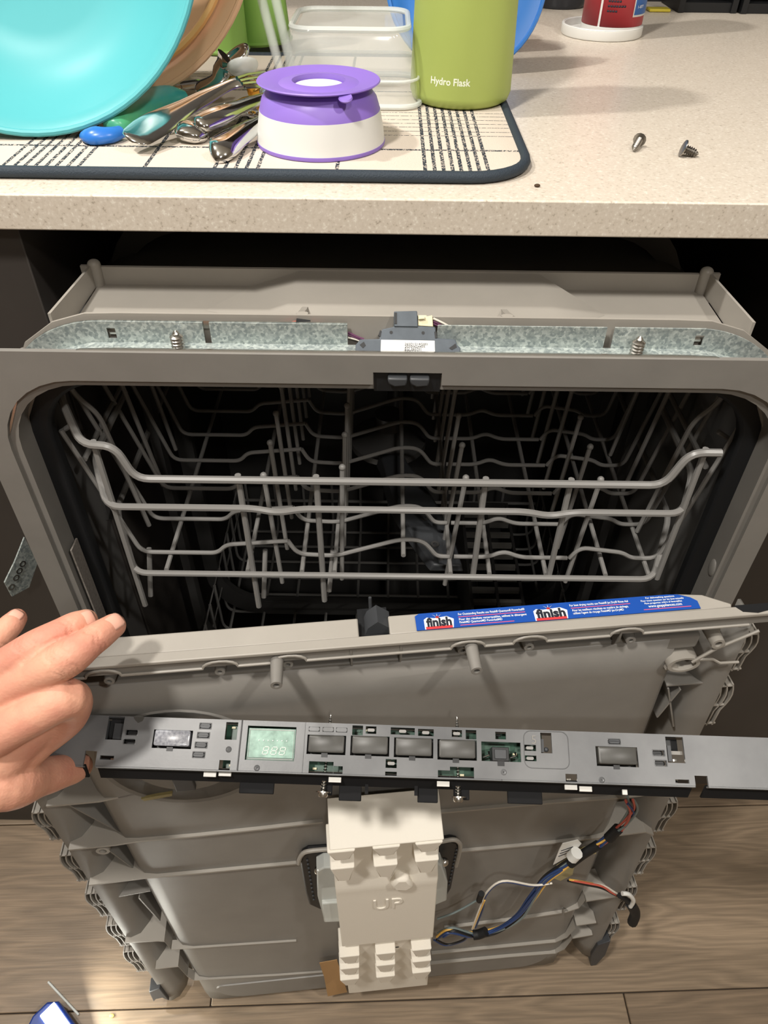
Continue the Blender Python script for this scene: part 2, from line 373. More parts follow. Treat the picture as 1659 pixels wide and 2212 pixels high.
# steel channel along the top edge
def yz(px, py, Y): p = atY(px, py, Y); return p.x-X0
zS = 0.8345
def topz(x, zt, R=0.085, xs=0.205):
    a = abs(x)-xs
    return zt if a <= 0 else zt-R+math.sqrt(max(0.0, R*R-min(a, R*0.995)**2))
def strip(xa, xb, Y0, Y1, zlo, zhi, name, m, n=24):
    xs = [xa+(xb-xa)*i/n for i in range(n+1)]; mb = MB()
    L = []
    for (y, hi) in ((Y0, 0), (Y0, 1), (Y1, 1), (Y1, 0)):
        L.append([(x, y, topz(x, zhi) if hi else topz(x, zlo)) for x in xs])
    rows = [[L[k][i] for k in range(4)] for i in range(n+1)]
    mb.loops(rows, True, True); return mb.build(name, m, tubo)
strip(-0.285, 0.285, 0.003, 0.018, zS-0.001, zS, 'steel_flange', 'galv')
strip(-0.289, 0.289, 0.0025, 0.004, zS, zS+0.0036, 'steel_lip', 'screw')
xe = [yz(437, 700, 0.46), yz(452, 705, 0.46), yz(750, 705, 0.46), yz(945, 712, 0.46), yz(1310, 718, 0.46), yz(1326, 722, 0.46)]
sl1, sl2 = yz(240, 715, 0.46), yz(1508, 740, 0.46)
for a, b, hole in ((-0.285, xe[0], sl1), (xe[1], xe[2], None), (xe[3], xe[4], None), (xe[5], 0.285, sl2)):
    if hole is None: strip(a, b, 0.018, 0.0192, zS-0.001, 0.8500, 'steel_wall', 'galv'); continue
    strip(a, hole-0.003, 0.018, 0.0192, zS-0.001, 0.8500, 'steel_wall', 'galv'); strip(hole+0.003, b, 0.018, 0.0192, zS-0.001, 0.8500, 'steel_wall', 'galv')
    MB().box(hole-0.003, hole+0.003, 0.018, 0.0192, 0.845, 0.8500).box(hole-0.003, hole+0.003, 0.018, 0.0192, zS-0.001, 0.8370).build('steel_wall', 'galv', tubo)
    MB().box(hole-0.0025, hole+0.0025, 0.0205, 0.0235, 0.839, 0.8405).build('clip', 'screw', tubo)
strip(-0.288, 0.288, 0.0235, 0.0255, 0.82, 0.8535, 'tray_lip', 'plastic_light')
strip(-0.286, xe[2]+0.0, 0.0195, 0.0205, 0.845, 0.8505, 'steel_edge', 'screw')
for px, py in ((388, 757), (1368, 780)):
    x = yz(px, py, YF+0.010)
    mb = MB(); screw_mesh(mb, lambda a, b, z, x=x: (x+a, 0.009+b, zS+0.0145-z), 0.0145, 0.0042, 0.004, 0, 0, 0.0024, True)
    mb.build('upright_screw', 'screw', tubo)

# recessed tray moulded into the top of the tub
zf = 0.829
yB = 0.118; xl, xr = -0.241, 0.246
MB().box(xl+0.002, xr-0.002, 0.0255, yB, zf-0.003, zf).build('tray_floor', 'plastic_light', tubo)
mb = MB()
xa, xb_, xc, xd = [atY(p, 610, YF+yB).x-X0 for p in (545, 650, 1160, 1205)]
mb.box(xl, xr, yB, yB+0.003, zf, 0.8435); mb.build('tray_back_wall', 'plastic_light', tubo)
# raised middle of the tray floor that ramps up to the wall, with sloping cheeks
mb = MB(); y0r = 0.076
mb.add([(xa, yB, zf), (xb_, yB, 0.8425), (xc, yB, 0.8425), (xd, yB, zf), (xa-0.03, y0r, zf+0.0001), (xb_-0.01, y0r-0.022, zf+0.0001), (xc+0.01, y0r-0.022, zf+0.0001), (xd+0.03, y0r, zf+0.0001)],
       [(0, 1, 5, 4), (1, 2, 6, 5), (2, 3, 7, 6)]); mb.build('tray_ramp', 'plastic_light', tubo, fix=False)
for sx, x in ((-1, xl), (1, xr)):
    mb = MB(); mb.loops([[(x-0.001, 0.0255, zf), (x-0.001, 0.0255, 0.8515), (x+0.001, 0.0255, 0.8515), (x+0.001, 0.0255, zf)], [(x-0.001, yB+0.002, zf), (x-0.001, yB+0.002, 0.8455), (x+0.001, yB+0.002, 0.8455), (x+0.001, yB+0.002, zf)]], True, True)
    mb.build('tray_side_wall', 'plastic_light', tubo)
    MB().ball((x-sx*0.002, yB, 0.8455), 0.0052, 8, (1, 1, 0.8)).lathe([(0.0052, 0.825), (0.0052, 0.8455)], 16, lambda a, b, z, x=x, sx=sx: (x-sx*0.002+a, yB+b, z)).build('corner_post', 'plastic_light', tubo)
    MB().box(min(x, x+sx*0.009), max(x, x+sx*0.009), yB-0.001, yB+0.002, 0.82, 0.8445).build('corner_ear', 'plastic_light', tubo)
for px0, py0, px1, py1 in ((667, 628, 655, 690), (1078, 634, 1092, 700)):
    a = atZ(px0, py0+8, zf); b = atY(px1, py1, YF+0.03); x0 = a.x-X0; x1 = b.x-X0
    MB().prism([(0.0255, zf), (0.088, zf), (0.060, zf+0.010), (0.0255, 0.853)], x0-0.0022, x0+0.0022, lambda u, v, w, x0=x0, x1=x1: (w+(x1-x0)*(0.07-u)/0.05*0.3, u, v)).build('tray_gusset', 'plastic_light', tubo)
    MB().lathe([(1e-6, 0.8532), (0.0042, 0.8532), (0.0042, 0.84)], 16, lambda p, q, z, x1=x1: (x1+p, 0.0275+q*0.6, z)).build('ejector_boss', 'plastic_light', tubo)

# door latch module on the steel channel
lo = atY(882, 770, YF+0.004); lf = Frame(lo, (1, 0, 0), (0, 0.62, 0.785))
lt = thing('x', 'x', 'x'); del lt['label']; del lt['category']; lt.name = 'latch_module'
lt.parent = tubo; lt.matrix_local = Matrix.Translation((-X0, -YF, 0)) @ lf.M
bpy.data.objects.remove(lt)
Lm = Matrix.Translation((-X0, -YF, 0)) @ lf.M
def lp(u, v, w): return tuple(Lm @ Vector((u, v, w)))
def lpx(px, py, w=0): u, v = lf.loc(px, py, w); return (u, v)
body = [lpx(*p) for p in ((768, 769), (768, 745), (774, 738), (778, 733), (820, 732), (820, 722), (826, 711), (850, 706), (851, 701), (940, 706), (943, 730), (984, 733), (988, 745), (995, 752), (993, 773))]
latch = MB().prism(body, -0.012, 0, lp).build('latch_module', 'latch', tubo, bevel=0.0006)
MB().prism([lpx(*p) for p in ((851, 706), (851, 673), (901, 672), (903, 707))], -0.014, 0.001, lp).build('sensor_tower', 'latch', latch, bevel=0.0006)
MB().prism([lpx(*p) for p in ((852, 700), (852, 676), (857, 676), (857, 700))], -0.010, 0.0014, lp).build('tower_slot', 'black', latch)
for px, py in ((845, 718), (914, 719)):
    c = lpx(px, py); MB().lathe([(1e-6, 0.0002), (0.0011, 0.0002), (0.0011, -0.001)], 12, lambda a, b, z, c=c: lp(c[0]+a, c[1]+b, z)).build('pin_hole', 'black', latch)
for pp in (((777, 745), (786, 738), (790, 746), (784, 752)), ((970, 752), (984, 742), (987, 750), (976, 756)), ((787, 769), (787, 765), (803, 765), (803, 769)), ((811, 769), (811, 765), (816, 765), (816, 769)), ((948, 770), (948, 766), (953, 766), (953, 770)), ((962, 771), (962, 767), (978, 767), (978, 771)), ((817, 724), (821, 713), (824, 715), (822, 728)), ((938, 716), (943, 718), (944, 730), (940, 731))):
    MB().prism([lpx(*p) for p in pp], -0.004, 0.0003, lp).build('slot', 'black', latch)
lab = MB().prism([lpx(*p) for p in ((823, 734), (939, 736), (940, 765), (822, 763))], 0, 0.0004, lp).build('data_label', 'white', tubo, bevel=0.0002)
for i_, (t, w_) in enumerate((('265D1214G001', 50), ('20200624405', 44), ('EQ 360701', 36), ('ESFT12', 30))):
    a = lpx(874, 743.5+i_*5.2); sc = (lpx(874+w_, 743)[0]-a[0])
    mb = MB(); mb.text(t, 1.0, lambda x, y, z: (x, y, z), 'LEFT'); wd = max(v[0] for v in mb.v); s_ = sc/wd
    mb.v = [lp(a[0]+v[0]*s_, a[1]+v[1]*0.0022, 0.0006) for v in mb.v]; mb.build('label_text', 'navyprint', lab, smooth=False)
k = [lpx(*p) for p in ((872, 757), (911, 757.6), (911, 762), (872, 761.4))]
MB().tube([lp(u, v, 0.0005) for u, v in k], 0.00012, 4, True).build('label_box', 'navyprint', lab)
con = MB().prism([lpx(*p) for p in ((903, 703), (903, 680), (922, 680), (922, 683), (934, 680), (936, 705))], -0.012, -0.001, lp).build('wire_plug', 'cream', tubo, bevel=0.0004)
MB().prism([lpx(*p) for p in ((904, 690), (904, 683), (917, 683), (917, 689))], -0.002, 0.0012, lp).build('plug_clip', 'cream', con)
def tl(p): return Vector(p)-Vector((X0, YF, 0))
wc = {'wp': mat('purple_wire', (104, 62, 92), 0.4), 'ww': mat('white_wire', (226, 220, 208), 0.4), 'wr': mat('red_wire', (196, 92, 76), 0.4), 'wb': mat('blue_wire', (44, 66, 112), 0.4), 'wy': mat('yellow_wire', (232, 184, 92), 0.4), 'wg': mat('grey_wire', (120, 132, 132), 0.4), 'wk': mat('black_wire', (24, 24, 26), 0.45)}
for m_, pts in (('ww', ((936, 688), (955, 697), (975, 708))), ('wp', ((936, 694), (952, 702), (966, 712))), ('wp', ((936, 699), (946, 704), (956, 713))), ('wp', ((752, 718), (770, 727), (786, 733))), ('wp', ((752, 723), (768, 729), (780, 735))), ('ww', ((752, 729), (768, 733), (778, 737))), ('wr', ((606, 706), (625, 698), (642, 695))), ('wr', ((668, 697), (685, 700), (700, 706)))):
    MB().tube([tl(atY(x, y, YF+0.0225)) for x, y in spline([(a, b, 0) for a, b in pts], 4) for x, y in [(x, y)]] if False else [tl(atY(p.x, p.y, YF+0.0215)) for p in spline([(a, b, 0) for a, b in pts], 4)], 0.0008, 6).build('wire', wc[m_], tubo)
MB().tube([tl(atY(x, y, YF+0.0215)) for x, y in ((640, 694), (655, 696), (670, 698))], 0.0021, 8).build('wire_sleeve', 'gasket', tubo)
# latch jaws in the notch below
nb = (n1+n2)/2
MB().box(n1+0.0005, n2-0.0005, 0.0032, 0.03, 0.8065, 0.8233).build('latch_bay', 'black', tubo)
for px in (858, 905):
    x = yz(px, 820, YF+0.008); MB().prism([(x-0.007, 0.8205), (x+0.007, 0.8205), (x+0.0062, 0.8145), (x-0.002, 0.8135), (x-0.0062, 0.816)], -0.003, 0.006, lambda u, v, w: (u, w, v)).build('latch_jaw', 'dark', tubo, bevel=0.0012)
# rack roller plate on the left inside wall, right jamb bump
fw1 = Frame((-hI+0.0065, 0, 0), (0, -1, 0), (0, 0, 1))
MB().prism([(0.085, 0.60), (0.10, 0.585), (0.118, 0.60), (0.124, 0.655), (0.116, 0.69), (0.098, 0.68), (0.088, 0.64)], -hI+0.0065, -hI+0.0125, lambda u, v, w: (w, u, v)).build('roller_plate', 'tub', tubo, bevel=0.001)
MB().box(-hI+0.0125, -hI+0.018, 0.088, 0.096, 0.625, 0.637).build('roller_catch', 'plastic', tubo, bevel=0.001)
MB().ball((hI-0.006, 0.012, 0.62), 0.006, 8, (0.35, 1, 1.6)).build('jamb_bump', 'plastic', tubo)
# water nozzle tube along the back and the sump in the dark
MB().tube([(0.01, 0.54, 0.7), (0.01, 0.54, 0.2), (0.01, 0.3, 0.09)], 0.015, 10).build('water_tube', 'tub', tubo)
# ================================================================ upper dish rack (coated wire)
RY = 0.462
rk = thing('dish_rack', 'grey coated wire upper dish rack with rows of tines in the tub', 'dish rack', Matrix.Translation((X0, RY, 0.545)))
def rp(x, y, z): return (x-X0, y-RY, z-0.545)
def wire(pts, r, name, rad=0.012, parent=rk, m='wire'):
    return MB().tube(arc_path([rp(*p) for p in pts], rad), r, 8).build(name, m, parent)
# front rails
wire([(-0.262, 0.56, 0.765), (-0.262, 0.50, 0.765), (-0.238, RY, 0.742), (-0.213, RY, 0.742), (-0.203, RY, 0.708), (0.228, RY, 0.708), (0.240, RY, 0.742), (0.264, RY, 0.742)], 0.0033, 'top_rail')
wire([(-0.250, 0.60, 0.70), (-0.250, 0.50, 0.70), (-0.234, RY, 0.677), (-0.11, RY, 0.677), (-0.09, RY, 0.672), (-0.07, RY, 0.677), (0.12, RY, 0.677), (0.14, RY, 0.672), (0.16, RY, 0.677), (0.252, RY, 0.677), (0.268, 0.50, 0.69), (0.268, 0.6, 0.69)], 0.0031, 'middle_rail')
wire([(-0.255, 0.98, 0.62), (-0.255, 0.52, 0.62), (-0.228, RY, 0.595), (0.248, RY, 0.595), (0.272, 0.52, 0.62), (0.272, 0.98, 0.62)], 0.0029, 'bottom_rail')
for x, zt, zb in ((-0.230, 0.742, 0.545), (-0.120, 0.709, 0.545), (-0.056, 0.709, 0.555), (0.083, 0.709, 0.592), (0.153, 0.709, 0.592), (0.253, 0.742, 0.592)):
    wire([(x, RY+0.004, zt+0.001), (x, RY+0.004, zb)], 0.0027, 'front_upright')
    if zb < 0.56: wire([(x+0.004, RY+0.012, zb+0.004), (x+0.008, RY+0.03, 0.597)], 0.0024, 'front_prop')
prof = [[(-0.262, 0.74), (-0.226, 0.600), (-0.155, 0.600), (-0.146, 0.611), (-0.088, 0.617)],
        [(-0.088, 0.617), (-0.080, 0.600), (-0.045, 0.598), (0.016, 0.621), (0.036, 0.620), (0.050, 0.599), (0.062, 0.599)],
        [(0.066, 0.599), (0.098, 0.599), (0.112, 0.607), (0.128, 0.599), (0.172, 0.599)],
        [(0.174, 0.599), (0.182, 0.613), (0.222, 0.607), (0.232, 0.600), (0.256, 0.600), (0.284, 0.76)]]
rows_y = [RY+0.022+0.046*k for k in range(10)]
for k, y in enumerate(rows_y):
    for j, seg in enumerate(prof):
        wire([(x, y, z) for x, z in seg], 0.0021, 'cross_wire', 0.010)
    for x, z0, z1, dx in ((-0.098, 0.560, 0.690, -0.006), (-0.040, 0.566, 0.700, 0.004), (0.060, 0.560, 0.690, 0.010), (0.176, 0.566, 0.690, 0.010)):
        if k < 9:
            mb = MB(); p = rp(x, y, z0); q = rp(x+dx, y+0.006, z1); mb.tube([p, q], 0.0022, 8); mb.ball(q, 0.0031, 6); mb.build('tine', 'wire', rk)
for x in (-0.20, -0.125, -0.075, -0.045, 0.018, 0.062, 0.098, 0.150, 0.205, 0.245):
    wire([(x, RY+0.004, 0.5955 if abs(x) > 0.03 else 0.618), (x, 0.92, 0.5955 if abs(x) > 0.03 else 0.618)], 0.0022, 'long_wire')
for sx, x in ((-1, -0.258), (1, 0.276)):
    for k in range(3):
        y = 0.50+k*0.06
        wire([(x, y, 0.80-0.02*k), (x-sx*0.004, y+0.01, 0.755), (x-sx*0.016, y+0.015, 0.735), (x-sx*0.030, y+0.02, 0.60)], 0.0022, 'side_upright')
    wire([(x, 0.49, 0.775), (x, 0.98, 0.775)], 0.0024, 'side_rail'); wire([(x-sx*0.004, 0.49, 0.705), (x-sx*0.004, 0.98, 0.705)], 0.0024, 'side_rail')
    wire([(x, 0.50, 0.735), (x+sx*0.012, 0.498, 0.728)], 0.0022, 'side_peg')

# spray arm under the upper rack
sp = thing('spray_arm', 'grey plastic spray arm with round nozzles hanging under the upper rack', 'spray arm', Matrix.Translation((0.03, 0.66, 0.565)))
arm = []
for t in range(13):
    k = t/12; x = 0.030+k*(-0.005); y = 0.495+0.17*k; w_ = 0.017+0.010*math.sin(math.pi*min(1, k*1.1)); h = 0.006+0.006*k
    cx_ = 0.062-0.055*k
    arm.append([(cx_-0.03-w_, y-0.66, -h), (cx_-0.03+w_, y-0.66, -h), (cx_-0.03+w_*0.8, y-0.66, h*0.6), (cx_-0.03-w_*0.8, y-0.66, h*0.6)])
MB().loops(arm, True, True).build('arm_blade', 'dark', sp, bevel=0.002)
MB().lathe([(1e-6, -0.02), (0.03, -0.02), (0.045, -0.012), (0.045, -0.004), (0.03, 0.0), (0.016, 0.012), (0.016, 0.03), (1e-6, 0.03)], 24, lambda a, b, z: (a-0.026, b+0.05, z)).build('hub', 'tub', sp)
for y, x in ((0.505, 0.026), (0.522, 0.021), (0.56, 0.012)):
    MB().lathe([(0.0018, 0.0035), (0.0042, 0.0035), (0.0042, 0.0058), (0.0018, 0.0058)], 14, lambda a, b, z, x=x, y=y: (a+x, b+y-0.66, z), True).build('nozzle', 'tub', sp)
sp.location.z = 0.572

# lower rack, far down in the dark
lr = thing('dish_rack', 'dim lower wire dish rack near the tub floor', 'dish rack', Matrix.Translation((X0, 0.5, 0.20)))
for k in range(12):
    y = 0.03+k*0.036
    MB().tube(arc_path([(-0.25, y, 0.10), (-0.25, y, 0), (0.25, y, 0), (0.25, y, 0.10)], 0.02), 0.0022, 6).build('cross_wire', 'wire', lr)
for k in range(11):
    x = -0.24+k*0.048
    MB().tube(arc_path([(x, 0.02, 0.10), (x, 0.02, 0.003), (x, 0.44, 0.003), (x, 0.44, 0.1)], 0.02), 0.0022, 6).build('long_wire', 'wire', lr)
for z in (0.06, 0.10):
    MB().tube([(-0.25, 0.02, z), (0.25, 0.02, z), (0.25, 0.44, z), (-0.25, 0.44, z)], 0.003, 6, True).build('rim_wire', 'wire', lr)
bk = thing('cutlery_basket', 'dark grey slotted cutlery basket standing in the lower rack', 'basket', Matrix.Translation((0.155, 0.56, 0.205)))
for k in range(15):
    y = -0.03+k*0.022; MB().box(-0.034, 0.034, y, y+0.006, 0.115, 0.122).build('slat', 'plastic', bk)
for x in (-0.036, 0.0, 0.034):
    MB().box(x, x+0.004, -0.035, 0.30, 0.0, 0.124).build('side_panel' if x else 'divider', 'tub', bk)
MB().box(-0.036, 0.038, -0.037, -0.033, 0, 0.124).build('end_panel', 'tub', bk); MB().box(-0.036, 0.038, 0.30, 0.304, 0, 0.124).build('end_panel', 'tub', bk)
MB().box(-0.036, 0.038, -0.037, 0.304, -0.003, 0.0).build('base_panel', 'tub', bk)

# ================================================================ dishwasher door (outer skin removed), standing in front
a_, l_ = math.radians(5.5), math.radians(2)
_ro = math.radians(1.3); _vv = Vector((0, math.sin(l_), math.cos(l_))); _uu = Vector((math.cos(a_), math.sin(a_), 0))
DF = Frame(Vector((0, 0.300, 0))+_uu*0.008, _uu*math.cos(_ro)+_vv*math.sin(_ro), _vv)
dr = thing('detached_door', 'grey ribbed dishwasher door without its outer skin, standing before the tub', 'door', DF.M)
def dl(px, py, w=0.0): return DF.loc(px, py, w)
DT = dl(840, 1384, 0.010)[1]        # top of the door
DW = 0.291
# skin: cross-section of the moulded liner, swept up the door
cs = [(-DW, -0.030), (-DW, -0.010), (-DW+0.006, -0.001), (-DW+0.012, 0.0), (-DW+0.022, -0.004), (-DW+0.030, -0.016), (-DW+0.033, -0.034), (-0.243, -0.036), (-0.240, -0.020), (-0.236, -0.006), (-0.228, 0.002), (-0.216, 0.004)]
cs2 = cs+[(-u, w) for u, w in reversed(cs)]
vv = [0.0, 0.03, 0.12, 0.3, 0.5, 0.62, DT-0.032]
mb = MB(); mb.grid([[(u*(1-0.02*(1-v/DT)), v, w) for u, w in cs2] for v in vv]); o = mb.build('liner_skin', 'plastic', dr, fix=False)
s_ = o.modifiers.new('wall', 'SOLIDIFY'); s_.thickness = 0.0025; s_.offset = -1
# closed bottom edge of the middle panel with rounded corners, top recess wall
pb = rrect(-0.212, 0.212, 0.004, 0.05, [0.01, 0.01, 0.035, 0.035])
mb = MB(); mb.loops([[(u, v, -0.034) for u, v in pb], [(u, v, 0.000) for u, v in pb], [(u*0.985, 0.004+(v-0.004)*0.93+0.002, 0.0055) for u, v in pb]], True, True); mb.build('bottom_bulge', 'plastic', dr)
MB().box(-0.245, 0.245, DT-0.045, DT-0.030, -0.014, 0.003).build('top_ledge', 'plastic', dr, bevel=0.002)
# feet at the lower corners
for sx, px, py in ((-1, 345, 2150), (1, 1275, 2090)):
    u, v = dl(px, py, 0.0); v = max(v, FZ+0.001)
    MB().prism([(u-0.007, 0.05), (u+0.008, 0.06), (u+0.010, 0.012), (u+0.004, v+0.002), (u-0.004, v), (u-0.009, 0.014)], -0.012, 0.004).build('corner_foot', 'dark', dr, bevel=0.001)
# horizontal ribs: front edges read off the photograph
def rib(pts, w, name='rib', depth=0.034, th=0.0011, m='plastic_light'):
    P = [dl(x, y, w) for x, y in pts]; lo = [(u, v-th) for u, v in P]; hi = [(u, v+th) for u, v in P]
    mb = MB(); rows = [[(u, v0, w-depth), (u, v0, w), (u, v1, w), (u, v1, w-depth)] for (u, v0), (_, v1) in zip(lo, hi)]
    mb.loops(rows, True, True); return mb.build(name, m, dr)
rib([(100, 1743), (215, 1732), (290, 1716), (420, 1712), (520, 1700)], 0.004)
rib([(148, 1837), (250, 1826), (300, 1818), (420, 1808), (560, 1793), (697, 1777)], 0.007)
rib([(192, 1913), (215, 1910), (310, 1898), (420, 1888), (640, 1867)], 0.007)
rib([(270, 2037), (340, 2033), (355, 2034), (370, 2052)], 0.005); rib([(370, 2052), (460, 2046), (640, 2034)], 0.0062, depth=0.01, th=0.0006)
rib([(336, 2093), (385, 2088), (405, 2110)], 0.005); rib([(405, 2110), (420, 2118), (600, 2108), (735, 2098)], 0.0062, depth=0.01, th=0.0006)
rib([(950, 1757), (1200, 1735), (1350, 1724), (1410, 1716), (1450, 1722)], 0.007)
rib([(985, 1842), (1200, 1822), (1395, 1798), (1412, 1804)], 0.007)
rib([(1265, 1948), (1330, 1938)], 0.004)
rib([(960, 2007), (1100, 1990), (1220, 1972), (1250, 1962), (1264, 1945)], 0.0075)
rib([(932, 2062), (1100, 2046), (1200, 2036), (1225, 2025), (1243, 2005)], 0.0075)
rib([(930, 2084), (1100, 2068), (1200, 2060), (1220, 2050), (1235, 2030)], 0.0075)
rib([(1245, 2000), (1288, 1994)], 0.002); rib([(1235, 2028), (1280, 2020)], 0.0)
MB().tube([DF.l3(*p, 0.010) for p in ((1216, 1975), (1216, 1962), (1222, 1964))], 0.0012, 6).build('hook', 'plastic', dr)
# thin diagonal webs in the side channels
def web(a, b, w=-0.004, d=0.03, th=0.0007):
    p = DF.l3(*a, w); q = DF.l3(*b, w); p = Vector(p); q = Vector(q); t = (q-p).normalized(); nn = Vector((-t.y, t.x, 0))*th; dd = Vector((0, 0, -d))
    mb = MB(); mb.loops([[p-nn, p+nn, p+nn+dd, p-nn+dd], [q-nn, q+nn, q+nn+dd, q-nn+dd]], True, True); mb.build('web', 'plastic', dr)
for a, b in (((150, 1740), (262, 1800)), ((225, 1830), (320, 1900)), ((215, 1945), (325, 1925)), ((300, 1940), (345, 1990)), ((1422, 1390), (1450, 1430)), ((1440, 1482), (1520, 1476)), ((1444, 1488), (1455, 1570)), ((1420, 1550), (1470, 1490))): web(a, b)
# fixing ring on the third shelf
c = dl(222, 1839, 0.002); MB().lathe([(0.0035, -0.03), (0.0062, -0.03), (0.0062, 0.002), (0.0035, 0.002)], 18, lambda a, b, z, c=c: (c[0]+a, c[1]+b, z), True).build('boss', 'plastic_light', dr)
# clips down both edges
def clip(px, py, sx, py2):
    u, v1 = dl(px, py, -0.012); u2, v0 = dl(px+(-sx)*0, py2, -0.012); u = sx*(DW+0.006)
    mb = MB(); n = 8; wtop = -0.006
    for off in (0, 1, 2):
        pts = []
        for k in range(n+1):
            t = k/n; bow = 0.004*math.sin(math.pi*min(1, t*1.6)) if t < 0.62 else 0.004*math.sin(math.pi*min(1, 0.62*1.6))*(1-t)/0.38
            pts.append((u-sx*off*0.0052+sx*bow-sx*0.006*t*0.3, v1+(v0-v1)*t, wtop))
        rows = [[(p[0]-0.0006, p[1], p[2]), (p[0]+0.0006, p[1], p[2]), (p[0]+0.0006, p[1], p[2]-0.018), (p[0]-0.0006, p[1], p[2]-0.018)] for p in pts]
        mb.loops(rows, True, True)
    for t in (0.04, 0.5, 0.96):
        v = v1+(v0-v1)*t; mb.box(min(u, u-sx*0.011)-0.0005, max(u, u-sx*0.011)+0.0005, v-0.0006, v+0.0006, wtop-0.018, wtop)
    mb.build('edge_clip', 'plastic_light', dr)
for py, py2 in ((1737, 1802), (1835, 1897), (1923, 1978), (1997, 2047), (2058, 2107)): clip(120, py, -1, py2)
for py, py2 in ((1364, 1443), (1472, 1556), (1715, 1778), (1808, 1866), (1890, 1940), (1965, 2008)): clip(1500, py, 1, py2)
# top edge: upper face, front rim, hanging lip with arches over the screw bosses
vt = DT
topf = MB()
topf.box(-DW-0.002, DW+0.002, vt-0.0032, vt, 0.004, 0.0125); topf.build('top_rim', 'plastic_light', dr, bevel=0.0008)
cut0, cut1 = dl(775, 1370, -0.005)[0], dl(840, 1362, -0.005)[0]
def topface(u0, u1, round_right=False):
    rows = []
    n = 14
    for k in range(n+1):
        u = u0+(u1-u0)*k/n; back = -0.0115
        if round_right:
            d = (u-(u1-0.045))/0.045
            if d > 0: back = -0.0115+0.0135*(1-math.sqrt(max(0, 1-d*d)))
        rows.append([(u, vt-0.001, 0.004), (u, vt+0.001, back), (u, vt-0.006, back-0.003), (u, vt-0.03, back-0.003), (u, vt-0.03, back), (u, vt-0.0045, 0.004)])
    return MB().loops(rows, True, True).build('top_face', 'plastic_light', dr, bevel=0.001)
ur = dl(1545, 1325, -0.01)[0]
topface(-0.245, cut0); topface(cut1, ur, True)
MB().box(cut0, cut1, vt-0.02, vt-0.008, -0.028, 0.004).build('striker_pocket', 'black', dr)
su = (cut0+cut1)/2
MB().prism([(su-0.006, vt-0.008), (su+0.012, vt-0.008), (su+0.012, vt-0.004), (su+0.003, vt+0.004), (su-0.004, vt-0.002)], -0.02, -0.004).tube([(su-0.001, vt-0.008, -0.02), (su-0.001, vt+0.010, -0.022)], 0.0012, 6).build('striker', 'dark', dr)
MB().box(-DW, DW, vt-0.012, vt-0.0032, 0.0075, 0.0105).build('front_lip', 'plastic', dr)
arches = [dl(px, py, 0.012)[0] for px, py in ((215, 1442), (473, 1430), (622, 1415), (1012, 1388), (1147, 1377), (1357, 1362))]
pts = []; u = -0.26; vl = vt-0.012
for ac in arches+[9]:
    if ac == 9: pts.append((DW-0.02, vl, 0.0115)); break
    pts += [(ac-0.016, vl, 0.0115)]+[(ac-0.012*math.cos(math.pi*k/8), vl+0.0065*math.sin(math.pi*k/8), 0.0115) for k in range(9)]+[(ac+0.016, vl, 0.0115)]
pts = [(-DW+0.03, vl, 0.0115)]+pts
MB().tube(pts, 0.0011, 6).build('lip_edge', 'plastic_light', dr)
for px, py in ((759, 1420), (866, 1410), (1340, 1370)):
    u = dl(px, py, 0.01)[0]; MB().prism([(0.011, vt-0.004), (0.011, vt-0.020), (0.004, vt-0.032), (-0.005, vt-0.004)], u-0.0007, u+0.0007, lambda a, b, w: (w, b, a)).build('lip_gusset', 'plastic', dr)
def boss(px, py, w1, ro=0.0042, ri=0.002, w0=-0.02, m='plastic'):
    c = dl(px, py, w1); return MB().lathe([(ri, w1-0.006), (ri, w1), (ro, w1), (ro*1.25, w0), (ri, w0)], 18, lambda a, b, z, c=c: (c[0]+a, c[1]+b, z), True).build('boss', m, dr)
for px, py in ((597, 1481), (1030, 1450)): boss(px, py, 0.032, 0.0040, 0.0022, 0.0)
for px, py in ((236, 1472), (475, 1452), (622, 1436), (1000, 1406), (1143, 1399), (1363, 1384)): boss(px, py, 0.008, 0.0036, 0.0018, 0.0)
boss(1552, 1392, 0.012, 0.005, 0.0028, -0.02, 'plastic_light')
c = dl(1477, 1437, 0.008); MB().lathe([(0.008, -0.02), (0.008, 0.008), (0.0105, 0.008), (0.0105, -0.02)], 24, lambda a, b, z: (c[0]+a*1.2, c[1]+b*0.8, z), True).build('ring_boss', 'plastic_light', dr)
p1 = DF.l3(1495, 1430, 0.008); p2 = DF.l3(1548, 1400, 0.010); p3 = DF.l3(1640, 1362, 0.011)
MB().tube([p1, p2, p3], 0.0013, 6).build('brace', 'plastic_light', dr)
MB().tube([DF.l3(*p, 0.004) for p in ((1510, 1425), (1540, 1424), (1555, 1432), (1595, 1430))], 0.0012, 6).build('brace', 'plastic_light', dr)
MB().prism([dl(*p, 0.006) for p in ((1437, 1447), (1452, 1430), (1462, 1438), (1470, 1450))], -0.01, 0.006).build('brace_fin', 'plastic_light', dr)
MB().prism([dl(*p, 0.006) for p in ((1450, 1400), (1500, 1385), (1478, 1425), (1470, 1428))], -0.025, -0.004).build('brace_fin', 'plastic', dr)
# key slot in the top right corner
u, v = dl(1630, 1322, 0.008); MB().prism([(u-0.014, 0.0), (u+0.014, 0.0), (u+0.010, 0.006), (u, 0.008), (u-0.010, 0.006)], vt-0.002, vt+0.0006, lambda a, b, w: (a, w, b+0.0035)).build('corner_slot', 'black', dr)
